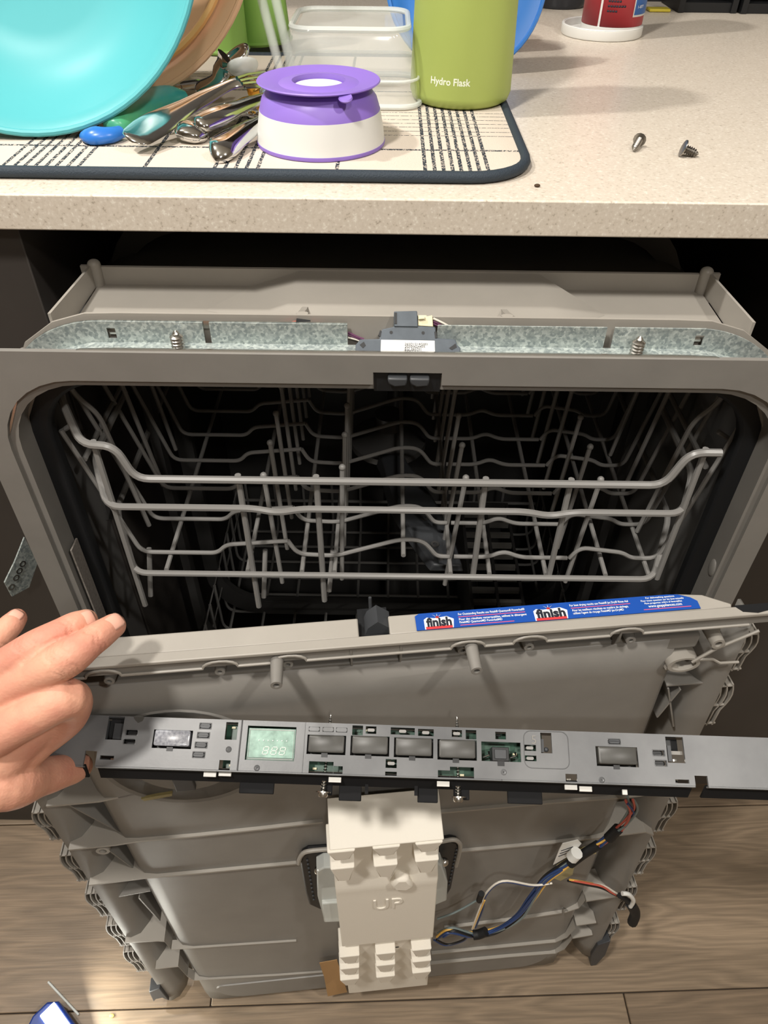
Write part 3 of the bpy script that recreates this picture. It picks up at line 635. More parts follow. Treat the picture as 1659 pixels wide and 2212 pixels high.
# round speaker-like recess at the left, partly behind the panel
c = dl(395, 1640, 0.004); kr = (c[1]-dl(400, 1700, 0.004)[1])/0.0305; MB().lathe([(0.028, 0.0055), (0.031, 0.0062), (0.033, 0.004), (0.046, 0.004), (0.048, 0.0052), (0.049, 0.004)], 40, lambda a, b, z: (c[0]+a*kr, c[1]+b*kr, z)).build('recess_ring', 'plastic', dr)
MB().lathe([(1e-6, 0.0048), (0.029, 0.0048)], 32, lambda a, b, z: (c[0]+a*kr, c[1]+b*kr, z), False).build('recess_well', 'dark', dr)
MB().box(c[0]-0.012, c[0]+0.004, c[1]-0.028*kr, c[1]-0.008, 0.004, 0.010).build('recess_tab', 'dark', dr, bevel=0.0008)
gl = [dl(x, y, 0.006) for x, y in ((305, 1725), (340, 1718), (372, 1713), (372, 1718), (340, 1724), (312, 1729))]
MB().prism(gl, 0.004, 0.0066).build('glue_smear', mat('dried_glue', (150, 138, 92), 0.6, bump=0.6, bscale=900), dr)
# sticker on the top face
def tface(px, py):   # point on the sloping top face
    a = DF.wld(0, vt-0.001, 0.004); b_ = DF.wld(0, vt+0.001, -0.0115); tf = Frame(a, DF.u, b_-a); return tf, tf.loc(px, py)
TFa = DF.wld(0, vt-0.001, 0.004); TFb = DF.wld(0, vt+0.001, -0.0115); TF = Frame(TFa, DF.u, TFb-TFa)
Ti = DF.M.inverted() @ TF.M
def tp(u, v, w): return tuple(Ti @ Vector((u, v*SV, w)))
s0 = TF.loc(898, 1348)[0]; s1 = TF.loc(1512, 1315)[0]; tw = 0.0285
sb0, sb1 = 0.0012, 0.0225; SV = 0.645
st = MB().prism([(s0, sb0), (s1, sb0), (s1, sb0+0.010), (s1-0.004, sb1-0.006), (s1-0.012, sb1-0.001), (s1-0.02, sb1), (s0+0.003, sb1), (s0, sb1-0.003)], 0.0008, 0.0013, tp).build('detergent_sticker', 'stickerblue', dr)
def stext(txt, u0, u1, v, h, m='white', bold=0.01, par=None):
    mb = MB(); mb.text(txt, 1.0, lambda x, y, z: (x, y, z), 'LEFT', bold); x1 = max(p[0] for p in mb.v); ys = [p[1] for p in mb.v]; k = (u1-u0)/x1
    hh = max(ys)-min(ys); mb.v = [tp(u0+p[0]*k, v+p[1]*h/0.7, 0.0016 if m == 'white' else 0.0018) for p in mb.v]; return mb.build('sticker_text', m, par or st, smooth=False)
def sx(px): return TF.loc(px, 1340)[0]
S = lambda k: s0+(s1-s0)*k
for k0, k1, rinse in ((0.035, 0.125, False), (0.42, 0.525, True)):
    u0, u1 = S(k0), S(k1)
    out = [(u0-0.0012, sb0+0.0004), (u1+0.0006, sb0+0.0004), (u1+0.0016, 0.0125), (u1-0.003, 0.0165), (u0+0.006, 0.0150), (u0+0.001, 0.0165), (u0-0.0012, 0.0140)]
    MB().prism(out, 0.0013, 0.0015, tp).build('logo_backing', 'white', st)
    stext('finish', u0+0.0005, u1-0.0002, 0.0092, 0.0105, 'navyprint', 0.045)
    MB().prism([(u0-0.0004, 0.0013), (u1, 0.0013), (u1, 0.0046), (u0-0.0004, 0.0046)], 0.0015, 0.0017, tp).build('logo_bar', 'red_print', st)
    if rinse: stext('RINSE AID', u0+0.004, u1-0.004, 0.0028, 0.0026, 'white', 0.01)
    dc = u0+(u1-u0)*0.46; MB().lathe([(1e-6, 0.0019), (0.0013, 0.0019)], 12, lambda a, b, z: tp(dc+a, 0.0158+b, z)).build('logo_dot', 'red_print', st)
    for an in (50, 90, 130): ca, sa_ = math.cos(math.radians(an)), math.sin(math.radians(an)); MB().prism([(dc+ca*0.0018-sa_*0.0002, 0.0158+sa_*0.0018), (dc+ca*0.0018+sa_*0.0002, 0.0158+sa_*0.0018), (dc+ca*0.005, 0.0158+sa_*0.005)], 0.0015, 0.0017, tp).build('logo_ray', 'white', st)
stext('For Outstanding Results use Finish\u00ae Quantum\u00ae Powerball\u00ae', S(0.15), S(0.385), 0.0175, 0.0027)
stext('Pour des r\u00e9sultats remarquables, utilisez le d\u00e9tergent', S(0.15), S(0.388), 0.0108, 0.0027)
stext('Finish\u1d39\u1d30 Quantum\u1d39\u1d30 Powerball\u1d39\u1d30' if False else 'FinishMD QuantumMD PowerballMD', S(0.15), S(0.30), 0.0070, 0.0027)
stext('For best drying results use Finish\u00ae Jet Dry\u00ae Rinse Aid', S(0.545), S(0.755), 0.0175, 0.0027)
stext('Pour les meilleurs r\u00e9sultats en mati\u00e8re de s\u00e9chage,', S(0.55), S(0.75), 0.0108, 0.0027)
stext("utilisez l'agent de rin\u00e7age FinishMD Jet-DryMD", S(0.55), S(0.73), 0.0070, 0.0027)
stext('For dishwashing questions', S(0.82), S(0.925), 0.0195, 0.0022)
stext('Pour toute question sur les lave-vaisselle', S(0.80), S(0.955), 0.0160, 0.0022)
stext('Para preguntas sobre el lavavajillas', S(0.81), S(0.945), 0.0125, 0.0022)
stext('www.geappliances.com', S(0.82), S(0.94), 0.0085, 0.0034)
for k0, k1, v in ((0.15, 0.385, 0.0142), (0.152, 0.34, 0.0036), (0.548, 0.76, 0.0142), (0.80, 0.97, 0.0048)):
    MB().prism([(S(k0), v-0.0004), (S(k1), v-0.0004), (S(k1), v+0.0004), (S(k0), v+0.0004)], 0.0013, 0.0015, tp).build('sticker_line', 'pink_print', st)

# vent housing on the door behind the foam
vent = thing('x', 'x', 'x'); bpy.data.objects.remove(vent)
for sxn, pp in ((-1, ((648, 1862), (652, 1850), (665, 1842), (720, 1838), (735, 1975), (690, 1965), (668, 1955), (660, 1930))), (1, ((940, 1825), (975, 1818), (988, 1822), (992, 1832), (975, 1920), (962, 1942), (930, 1950)))):
    MB().prism([dl(*p, 0.012) for p in pp], 0.004, 0.012).build('vent_gasket', 'black', dr, bevel=0.002)
for pts in (((645, 1865), (650, 1849), (665, 1839), (715, 1834)), ((935, 1822), (975, 1814), (990, 1818), (994, 1832), (985, 1870))):
    MB().tube(spline([DF.l3(*p, 0.012) for p in pts], 4), 0.0022, 8).build('vent_rim', 'plastic_light', dr)
hp = [dl(*p, 0.030) for p in ((684, 1890), (700, 1882), (760, 1880), (760, 1990), (700, 1995), (690, 1960), (686, 1945))]
vh = MB().prism(hp, 0.012, 0.027).build('vent_housing', 'frost', dr, bevel=0.0015)
MB().prism([dl(*p, 0.034) for p in ((695, 1960), (745, 1956), (745, 1998), (700, 2000))], 0.015, 0.031).build('housing_step', 'frost', vh, bevel=0.0015)
hp2 = [dl(*p, 0.028) for p in ((930, 1860), (955, 1875), (968, 1912), (966, 1950), (930, 1965))]
MB().prism(hp2, 0.012, 0.026).build('vent_housing', 'frost', dr, bevel=0.0015)
for px, py in ((688, 1880), (960, 1862)):
    c = DF.l3(px, py, 0.020); MB().ball(c, 0.0042, 8).build('vent_screw', 'screw', dr)
for sxn in (0, 1):
    for k in range(11):
        if sxn == 0: p = (664+k*1.4, 1858+k*8.5)
        else: p = (986-k*1.6, 1836+k*7.5)
        c = DF.l3(*p, 0.0125); MB().ball(c, 0.0012, 4).build('gasket_dot', 'dark', dr)
# loose tag of tan tape by the bottom edge
tpf = Frame(DF.wld(-0.05, 0.02, 0.012), DF.u, Vector((0, 0.25, 0.97)))
tape = MB().prism([(0, 0)]*0+[DF.loc(*p, 0.014) for p in ((690, 2080), (728, 2073), (735, 2095), (750, 2143), (708, 2152), (700, 2110))], 0.0135, 0.0142)
tape.v = [DF.wld(*v) for v in tape.v]; o = tape.build('tape_strip', mat('tan_tape', (176, 138, 92), 0.5)); tag(o, 'short strip of tan tape hanging at the door bottom beside the foam block', 'tape')

# ================================================================ white foam block
FB = Frame(DF.wld(0, 0, 0.020), DF.u, DF.v)
fo = thing('foam_block', 'white moulded foam block marked UP on the door over the vent', 'foam block', FB.M)
WF = 0.030    # front face stands this far before the frame
def fl2(px, py, w): return FB.loc(px, py, w)
# width taken at the top and bottom of the front face
uL, vTop = fl2(712, 1822, WF-0.006); uR, _ = fl2(956, 1815, WF-0.006); uLb, vB = fl2(737, 2050, WF-0.01); uRb, _ = fl2(935, 2040, WF-0.01)
_, vB2 = fl2(830, 2128, WF-0.02)
# profile (v, w) of the block's front, from top back edge to bottom
tb = fl2(708, 1745, 0.0)[1]
profF = [(tb, -0.008), (tb, 0.0), (vTop, WF), (vTop-0.006, WF-0.003), (vTop-0.012, WF-0.018), (vTop-0.085, WF-0.016), (vTop-0.10, WF-0.011), (vTop-0.115, WF-0.012), (vTop-0.125, WF-0.012), (vB+0.02, WF-0.012), (vB, WF-0.012), (vB-0.004, WF-0.018), (vB2-0.03, WF-0.024), (vB2-0.034, 0.0), (vB2-0.034, -0.008)]
mb = MB()
def fw_(v): k = (tb-v)/(tb-vB2); return uL+(uLb-uL)*min(1, k*1.15), uR+(uRb-uR)*min(1, k*1.15)
rows = []
for (v, w) in profF:
    a, b = fw_(v); rows.append([(a, v, w), (b, v, w), (b, v, -0.009), (a, v, -0.009)])
mb.loops(rows, True, True); fbody = mb.build('block_body', 'foam', fo, bevel=0.003)
def tooth(u, vt_, vb_, hw, w0, w1, name='foam_tooth'):
    v = (vt_+vb_)/2; hh = (vt_-vb_)/2
    rows = [[(u-hw, v+hh, w0-0.012), (u+hw, v+hh, w0-0.012), (u+hw*0.55, v-hh*0.7, w0-0.012), (u, v-hh, w0-0.012), (u-hw*0.55, v-hh*0.7, w0-0.012)],
            [(u-hw*0.95, v+hh, w1), (u+hw*0.95, v+hh, w1), (u+hw*0.5, v-hh*0.6, w1-0.002), (u, v-hh*0.75, w1-0.003), (u-hw*0.5, v-hh*0.6, w1-0.002)]]
    return MB().loops(rows, True, True).build(name, 'foam', fo, bevel=0.0012)
for px, py in ((740, 1863), (835, 1853), (925, 1845)): u, v = fl2(px, py, WF-0.001); tooth(u, vTop-0.001, v, 0.0125, WF-0.012, WF+0.0015)
for px, py, pt in ((744, 1908, 1868), (834, 1899, 1862), (920, 1890, 1852)): u, v = fl2(px, py, WF-0.004); tooth(u, fl2(px, pt, WF-0.004)[1], v, 0.0112, WF-0.020, WF-0.001)
for px, tips in ((758, (2064, 2090, 2114, 2137)), (834, (2058, 2083, 2108, 2131)), (910, (2050, 2075, 2099, 2124))):
    for t0, t1 in zip(tips, tips[1:]): u, v = fl2(px, t1, WF-0.006); tooth(u, fl2(px, t0+2, WF-0.006)[1], v, 0.0115, WF-0.024, WF-0.006)
MB().prism([fl2(*p, WF-0.006) for p in ((845, 1915), (858, 1903), (882, 1902), (895, 1918), (880, 1926), (850, 1926))], WF-0.02, WF-0.006).build('foam_nub', 'foam', fo, bevel=0.003)
u, v = fl2(837, 1952, WF-0.012)
mb = MB(); mb.text('UP', 0.026, lambda x, y, z: (u+x*0.95, v+y*1.2, WF-0.0118+(0.0012 if z > 0 else 0)), 'CENTER', 0.0, 0.001); mb.build('embossed_letters', 'foam', fo)
for px, py, r in ((858, 2046, 0.0022), (841, 2056, 0.0020), (826, 2057, 0.0008), (772, 2060, 0.0006), (745, 2056, 0.0006)):
    p = FB.l3(px, py, WF-0.0118); MB().ball(p, r, 5, (1, 0.7, 0.15)).build('pit', 'black', fo)
# ================================================================ control panel held in front of the door
PD = 0.528
po = atD(870, 1622, PD); pu = atD(1659, 1649, PD)-atD(200, 1600, PD)
PF = Frame(po, pu, (0, math.cos(0.42), math.sin(0.42)))
cp = thing('control_panel', 'dark grey dishwasher control panel with loose buttons and green display', 'control panel', PF.M)
def pl(px, py, w=0.0): return PF.loc(px, py, w)
vtop = (pl(300, 1549)[1]+pl(1400, 1584)[1])/2; vbot = (pl(300, 1657)[1]+pl(1400, 1694)[1])/2
uA = pl(72, 1630)[0]; uZ = uA*-1+0.02
def rect(x0, y0, x1, y1):
    a = pl(x0, y0); b = pl(x1, y1); c_ = pl(x0, y1); d = pl(x1, y0)
    return (min(a[0], c_[0])*0.5+0.5*max(a[0], c_[0]), (b[0]+d[0])/2, (b[1]+c_[1])/2, (a[1]+d[1])/2)
holes = []
def H(*r): q = rect(*r); holes.append(q); return q
h_latchL = H(231, 1548, 266, 1598)
btn = {}
for nm, r in dict(b1=(330, 1577, 415, 1617), b2=(663, 1588, 747, 1630), b3=(757, 1590, 841, 1633), b4=(851, 1594, 936, 1637), b5=(945, 1598, 1030, 1642), b6=(1288, 1613, 1378, 1656)).items(): btn[nm] = H(*r)
pills = [H(*r) for r in ((272, 1577, 297, 1588), (267, 1597, 292, 1607), (432, 1563, 456, 1574), (427, 1583, 452, 1594), (422, 1604, 447, 1615), (417, 1625, 442, 1636), (1314, 1597, 1339, 1607), (1410, 1621, 1435, 1632), (1415, 1643, 1440, 1654))]
wells = [H(*r) for r in ((487, 1560, 513, 1598), (473, 1642, 497, 1664), (216, 1632, 246, 1641), (667, 1570, 691, 1580), (697, 1571, 721, 1581), (726, 1572, 750, 1582), (761, 1567, 784, 1588), (790, 1569, 813, 1585), (844, 1572, 896, 1587), (903, 1575, 937, 1590), (976, 1577, 998, 1592), (1006, 1577, 1029, 1597), (1070, 1581, 1093, 1597), (833, 1640, 857, 1659), (832, 1667, 857, 1677), (667, 1645, 720, 1671), (720, 1655, 740, 1676), (946, 1664, 972, 1686), (972, 1657, 1024, 1685), (1040, 1603, 1125, 1645), (1133, 1609, 1158, 1622), (1134, 1632, 1159, 1644), (1168, 1583, 1192, 1627), (1222, 1672, 1247, 1692), (1440, 1592, 1478, 1648), (1459, 1684, 1489, 1692))]
disp = H(532, 1569, 638, 1643)
notchL = rect(181, 1622, 207, 1660); holes.append((notchL[0], notchL[1], vbot-0.01, notchL[3]))
notchR = rect(1502, 1676, 1530, 1705); holes.append((notchR[0], notchR[1], vbot-0.01, notchR[3]))
MB().holes(uA, uZ, vbot, vtop, holes, -0.0018, 0.0).build('face_plate', 'paneltop', cp, smooth=False)
# folded front lip below the face, back lip above it
for a, b in ((uA, notchL[0]), (notchL[1], pl(1085, 1700)[0]), (pl(1085, 1700)[0], notchR[0]), (notchR[1], uZ)):
    MB().box(a, b, vbot-0.0012, vbot, -0.0050, 0.0).build('front_lip', 'paneltop', cp, bevel=0.0003)
    MB().prism([(vbot, -0.0050), (vbot-0.0070, -0.0165), (vbot-0.0060, -0.018), (vbot+0.0012, -0.0060)], a, b, lambda p, q, w: (w, p, q)).build('front_skirt', 'tabdark', cp)
MB().box(uA, uZ, vtop-0.0012, vtop, -0.020, -0.0018).build('back_skirt', 'dark', cp)
MB().box(uA, uA+0.0015, vbot, vtop, -0.020, 0.0).build('end_cap', 'dark', cp)
# hanging tabs
for x0, x1, y1 in ((508, 585, 1712), (730, 780, 1728), (905, 950, 1732), (1105, 1182, 1735), (690, 715, 1716), (985, 1020, 1726)):
    q = rect(x0, 1690, x1, y1); MB().box(q[0], q[1], q[2], vbot, -0.0195, -0.0165).build('hanging_tab', 'tabdark', cp, bevel=0.0006)
for x, y in ((452, 1672), (485, 1668), (723, 1684), (958, 1693), (1235, 1700), (1267, 1704), (1352, 1711)):
    u, v = pl(x, y, -0.004); w_ = 0.0045 if x not in (1352,) else 0.0018
    MB().box(u-w_, u+w_, min(v, vbot-0.002)-0.0018, min(v, vbot-0.002)+0.0018, -0.0075, -0.0058).build('snap_tongue', mat('pale_grey_plastic', (200, 198, 192), 0.4) if 'pale' not in M else M['pale'], cp, bevel=0.0003)
for x in (792, 899):
    u, v = pl(x, 1700, -0.014); MB().box(u-0.0012, u+0.0012, vbot-0.012, vbot, -0.016, -0.014).build('hook', 'tabdark', cp)
# circuit board behind the windows
u0 = pl(240, 1600)[0]; u1 = pl(1180, 1640)[0]
board = MB().box(pl(480, 1600)[0], u1, vbot+0.002, vtop-0.002, -0.0135, -0.012).build('circuit_board', 'pcb', cp)
MB().box(u0-0.01, pl(470, 1600)[0], vbot+0.002, vtop-0.002, -0.0135, -0.012).build('backing_plate', 'dark', cp)
for k in range(26):
    w0 = wells[k % len(wells)]; uu = random.uniform(w0[0]+0.001, w0[1]-0.001); vv_ = random.uniform(w0[2]+0.0006, w0[3]-0.0006)
    MB().box(uu-0.0014, uu+0.0014, vv_-0.0007, vv_+0.0007, -0.012, -0.0105).build('board_part', random.choice(['cream', 'screw', 'pcb', 'black']), board)
# buttons
for nm, q in btn.items():
    g = 0.0014 if nm in ('b1', 'b6') else 0.0012; top = 0.0020 if nm in ('b1', 'b6') else 0.0014
    a, b, c0, d0 = q; r_ = rrect(a+g, b-g, c0+g*1.2, d0-g*0.2, 0.0012, 3); ri = rrect(a+g+0.0008, b-g-0.0008, c0+g*1.2+0.0008, d0-g*0.2-0.0008, 0.001, 3)
    bo = MB().loops([[(u, v, -0.008) for u, v in r_], [(u, v, top-0.0006) for u, v in r_], [(u, v, top) for u, v in ri]], True, True).build('button', M['chromebutton'] if nm == 'b1' else M['button'], cp)
    MB().box(a-0.0006, b+0.0006, c0-0.0006, d0+0.0004, -0.0085, -0.0080).build('button_well', 'black', bo)
    m_ = (a+b)/2-0.001; MB().box(m_-0.0022, m_+0.0022, c0-0.0018, c0+0.001, -0.004, 0.0004).build('button_tab', 'black', bo)
for k, q in enumerate(pills):
    a, b, c0, d0 = q; dark_ = k in (0, 1, 7, 8); m_ = 'black' if dark_ else 'dark'
    lz = -0.003 if dark_ else 0.0012; hh = (d0-c0)/2; r_ = rrect(a, b, c0, d0, hh*0.98, 5); ri = rrect(a+0.0004, b-0.0004, c0+0.0004, d0-0.0004, hh*0.85, 5)
    MB().loops([[(u, v, -0.008) for u, v in r_], [(u, v, lz-0.0004) for u, v in r_], [(u, v, lz) for u, v in ri]], True, True).build('light_pipe', m_, cp)
    rr = rrect(a-0.0003, b+0.0003, c0-0.0003, d0+0.0003, hh, 5); ro = rrect(a-0.0006, b+0.0006, c0-0.0006, d0+0.0006, 0.0005, 5)
    MB().loops([[(u, v, 0.0) for u, v in ro], [(u, v, 0.0003) for u, v in rr], [(u, v, -0.001) for u, v in rr]]).build('pipe_surround', 'paneltop', cp)
for k, q in enumerate(wells):
    a, b, c0, d0 = q
    if k in (3, 4, 5):
        r_ = rrect(a, b, c0, d0, 0.0014, 4); MB().loops([[(u, v, -0.008) for u, v in r_], [(u, v, 0.0007) for u, v in r_]], True, True).build('light_pipe', 'paneltop', cp, bevel=0.0003)
    if k in (7, 8, 9, 10, 13, 20, 21):
        uu = (a+b)/2; vv_ = c0+(d0-c0)*0.55; r_ = rrect(uu-0.0026, uu+0.0026, vv_-0.0011, vv_+0.0011, 0.001, 4)
        MB().loops([[(u, v, -0.010) for u, v in r_], [(u, v, -0.0022) for u, v in r_]], True, True).build('light_pipe', 'wire', cp)
# missing-cap switch in the big window
a, b, c0, d0 = wells[19]
MB().box(a+0.0075, b-0.0085, c0+0.0002, d0-0.0035, -0.012, 0.0006).build('switch_body', 'black', cp, bevel=0.0004)
MB().box(a+0.0092, b-0.0105, c0+0.0016, d0-0.0052, 0.0006, 0.0016).build('switch_cap', 'dark', cp, bevel=0.0004)
MB().box((a+b)/2-0.0028, (a+b)/2+0.0020, c0-0.003, c0+0.001, -0.004, 0.0004).build('switch_tab', 'black', cp)
for s_ in (0, 1):
    uu = a+0.004 if s_ == 0 else b-0.005
    MB().tube([(uu-0.002, c0+0.003, -0.006), (uu+0.002, c0+0.0045, -0.004), (uu+0.002, c0+0.007, -0.006)], 0.0008, 6).build('metal_clip', 'screw', cp)
# battery-like sensor in window by the 5
a, b, c0, d0 = wells[22]; MB().ball(((a+b)/2+0.001, c0+0.003, -0.006), 0.0018, 6).box(a+0.0006, a+0.003, c0+0.001, d0-0.004, -0.008, -0.004).build('sensor', 'dark', cp)
a, b, c0, d0 = wells[24]; MB().box(a+0.001, a+0.0035, c0+0.001, d0-0.006, -0.006, -0.001).build('slide_wall', 'dark', cp); MB().box(a+0.0035, b, c0+0.006, c0+0.0085, -0.006, -0.004).build('slide_bridge', 'plastic', cp); MB().box(a, b, c0+0.009, d0, -0.014, -0.012).build('slide_back', 'black', cp)
a, b, c0, d0 = h_latchL; MB().box(a, b, c0, d0, -0.009, -0.008).build('slide_back', 'black', cp); MB().box(a+0.0035, b-0.0015, c0+0.001, d0-0.004, -0.008, -0.005).build('slide_wall', 'dark', cp)
# display
a, b, c0, d0 = disp
ds = MB().box(a+0.0006, b-0.0006, c0+0.0004, d0-0.0012, -0.009, -0.0030).build('display_glass', mat('display_glass', (150, 178, 166), 0.08, var=0.25, vscale=180, coat=1.0), cp)
MB().tube([(a+0.0015, c0+0.0012, -0.0026), (b-0.0015, c0+0.0012, -0.0026), (b-0.0015, d0-0.0022, -0.0026), (a+0.0015, d0-0.0022, -0.0026)], 0.0004, 4, True).build('display_border', 'frost', ds)
MB().box(a, b, c0-0.0004, c0+0.0022, -0.0029, -0.0026).build('display_board_edge', 'pcb', ds)
um, vm = (a+b)/2, (c0+d0)/2
segm = mat('segment_print', (226, 236, 228), 0.3)
for k in range(3):
    x = um-0.0036+k*0.0060; y = vm-0.0048; w_, h_ = 0.0020, 0.0028
    for (p, q) in (((-1, 2), (1, 2)), ((-1, 0), (1, 0)), ((-1, -2), (1, -2)), ((-1, 0), (-1, 2)), ((1, 0), (1, 2)), ((-1, -2), (-1, 0)), ((1, -2), (1, 0))):
        P = Vector((x+p[0]*w_*0.9+p[1]*0.0003, y+p[1]*h_/2*0.9, -0.0027)); Q = Vector((x+q[0]*w_*0.9+q[1]*0.0003, y+q[1]*h_/2*0.9, -0.0027))
        P, Q = P.lerp(Q, 0.1), P.lerp(Q, 0.9); MB().tube([P, Q], 0.00035, 4).build('digit_segment', segm, ds)
for k in range(7): MB().ball((um-0.009+k*0.0033, vm+0.0022, -0.0028), 0.0005, 4).build('status_mark', segm, ds)
# raised frames and the moulded 5
for r in ((516, 1558, 655, 1680),):
    q = rect(*r); MB().box(q[0], q[0]+0.0007, vbot, vtop, 0.0, 0.0010).build('panel_joint', 'black', cp); MB().box(q[1], q[1]+0.0004, vbot, vtop, 0.0, 0.0006).build('panel_joint', 'paneltop', cp)
q = rect(1132, 1580, 1228, 1660); rr = rrect(q[0], q[1], q[2], q[3], 0.005, 5)
MB().tube([(u, v, 0.0) for u, v in rr], 0.00035, 4, True).build('raised_outline', 'paneltop', cp)
u, v = pl(1153, 1599); MB().text('5', 0.0085, lambda x, y, z: (u+x, v+y, 0.0004), 'CENTER').build('moulded_number', 'plastic', cp, smooth=False)
for px, py in ((494, 1619), (555, 1659), (1088, 1668), (1300, 1685)):
    u, v = pl(px, py); MB().lathe([(0.0006, 0.0), (0.0016, 0.0005), (0.0022, 0.0)], 12, lambda x, y, z, u=u, v=v: (u+x, v+y, z)).build('ejector_mark', 'paneltop', cp)
# the two long fixing screws standing through the panel
for tpx, hpx in (((715, 1540), (697, 1722)), ((987, 1545), (990, 1733))):
    p = Vector(PF.l3(tpx[0], tpx[1], -0.012)); q = Vector(PF.l3(hpx[0], hpx[1], -0.014)); d = (q-p); L = d.length; d.normalize()
    x_ = d.cross(Vector((0, 0, 1))).normalized(); y_ = d.cross(x_)
    mb = MB(); screw_mesh(mb, lambda a, b, z: tuple(p+x_*a+y_*b+d*z), L, 0.0019, 0.0036, 0.003, 0.0008, 0.0019)
    mb.build('fixing_screw', 'screw', cp)
# worn patch on the face
u, v = pl(297, 1551); MB().prism([(u-0.003, vtop-0.0002), (u+0.005, vtop-0.0002), (u+0.004, vtop-0.003), (u+0.001, vtop-0.0045), (u-0.002, vtop-0.002)], 0, 0.0001).build('scuff', 'button', cp)

# ================================================================ wiring harness
wh = thing('wiring_harness', 'bundle of coloured wires with black tape running across the door', 'wiring', DF.M)
def wpath(pts, w): return spline([DF.l3(x, y, (p[2] if len(p) > 2 else w)) for p in pts for x, y in [p[:2]]], 6)
def bundle(pts, cols, w, r=0.0011, spread=0.0022, name='wire'):
    base = wpath(pts, w)
    for i_, c_ in enumerate(cols):
        ph = 2*math.pi*i_/len(cols); off = spread if len(cols) > 1 else 0
        P = [b+Vector((math.cos(ph+k*0.12)*off, math.sin(ph+k*0.12)*off, math.sin(ph*2+k*0.12)*off*0.5)) for k, b in enumerate(base)]
        MB().tube(P, r, 6).build(name, wc[c_], wh)
def tape_sleeve(pts, w, r=0.0048, name='tape_wrap', m='gasket'):
    MB().tube(wpath(pts, w), r, 10).build(name, m, wh)
bundle([(1360, 1728), (1368, 1752), (1345, 1785), (1325, 1800)], ['wg', 'wr', 'wg', 'wr', 'wb', 'wk'], 0.022, 0.0012, 0.0036)
tape_sleeve([(1335, 1790), (1315, 1810)], 0.022, 0.0052)
bundle([(1318, 1808), (1295, 1825), (1275, 1838)], ['wr', 'wy', 'wb', 'wb', 'wk'], 0.022, 0.0013, 0.0032)
tape_sleeve([(1292, 1825), (1260, 1845), (1232, 1866)], 0.022, 0.0046)
bundle([(1260, 1845), (1220, 1872), (1180, 1900), (1150, 1940), (1120, 1980), (1070, 2010), (1020, 2020), (975, 2010), (950, 2022)], ['wb', 'wb', 'wk', 'wg', 'wy', 'wb', 'wb'], 0.020, 0.0014, 0.0036)
tape_sleeve([(1236, 1852), (1246, 1842)], 0.024, 0.0062, 'cable_clip', 'offwhite')
tape_sleeve([(1050, 2012), (1035, 2018), (1022, 2020)], 0.021, 0.0052)
bundle([(1190, 1908), (1150, 1912), (1085, 1903), (1050, 1930), (1040, 1965), (1025, 2005)], ['ww', 'wb'], 0.022, 0.0011, 0.0012)
bundle([(1045, 1945), (1030, 1980), (1020, 2005)], ['wy', 'ww'], 0.024, 0.0009, 0.0010)
tape_sleeve([(1040, 1930), (1035, 1945)], 0.024, 0.0032)
bundle([(945, 1985), (985, 1970), (1030, 1945)], ['wg'], 0.018, 0.0012)
bundle([(940, 2030), (965, 2040), (1000, 2030), (1010, 2018)], ['wk', 'wb'], 0.018, 0.0011, 0.0014)
bundle([(1230, 1902), (1265, 1908), (1300, 1915), (1325, 1930), (1350, 1942)], ['wr', 'wy', 'wk', 'ww'], 0.022, 0.0011, 0.0018)
tape_sleeve([(1338, 1934), (1362, 1950)], 0.024, 0.0030); tape_sleeve([(1344, 1930), (1358, 1932), (1368, 1945), (1362, 1958)], 0.027, 0.0024, 'cable_tie', 'offwhite')
tape_sleeve([(1362, 1952), (1372, 1972), (1366, 1992)], 0.022, 0.0058, 'plug')
MB().prism([DF.loc(*p, 0.018) for p in ((1208, 1835), (1215, 1822), (1248, 1814), (1256, 1822), (1236, 1845), (1195, 1868))], 0.0176, 0.0182).build('paper_flag', 'white', wh)
for k in range(3):
    p, q = DF.l3(1212+k*-3, 1838+k*6, 0.0184), DF.l3(1238-k*4, 1829+k*6, 0.0184); MB().tube([p, q], 0.0004, 4).build('flag_print', 'navyprint', wh)
gm = mat('yellow_tape', (196, 186, 140), 0.5, trans=0.2)
MB().prism([DF.loc(*p, 0.012) for p in ((1255, 1838), (1285, 1832), (1290, 1850), (1262, 1853), (1245, 1865), (1238, 1895), (1212, 1908), (1190, 1900), (1205, 1875), (1235, 1855))], 0.0085, 0.0095).build('tape_patch', gm, wh)
# ================================================================ things on the worktop
MZ = ZC+0.006
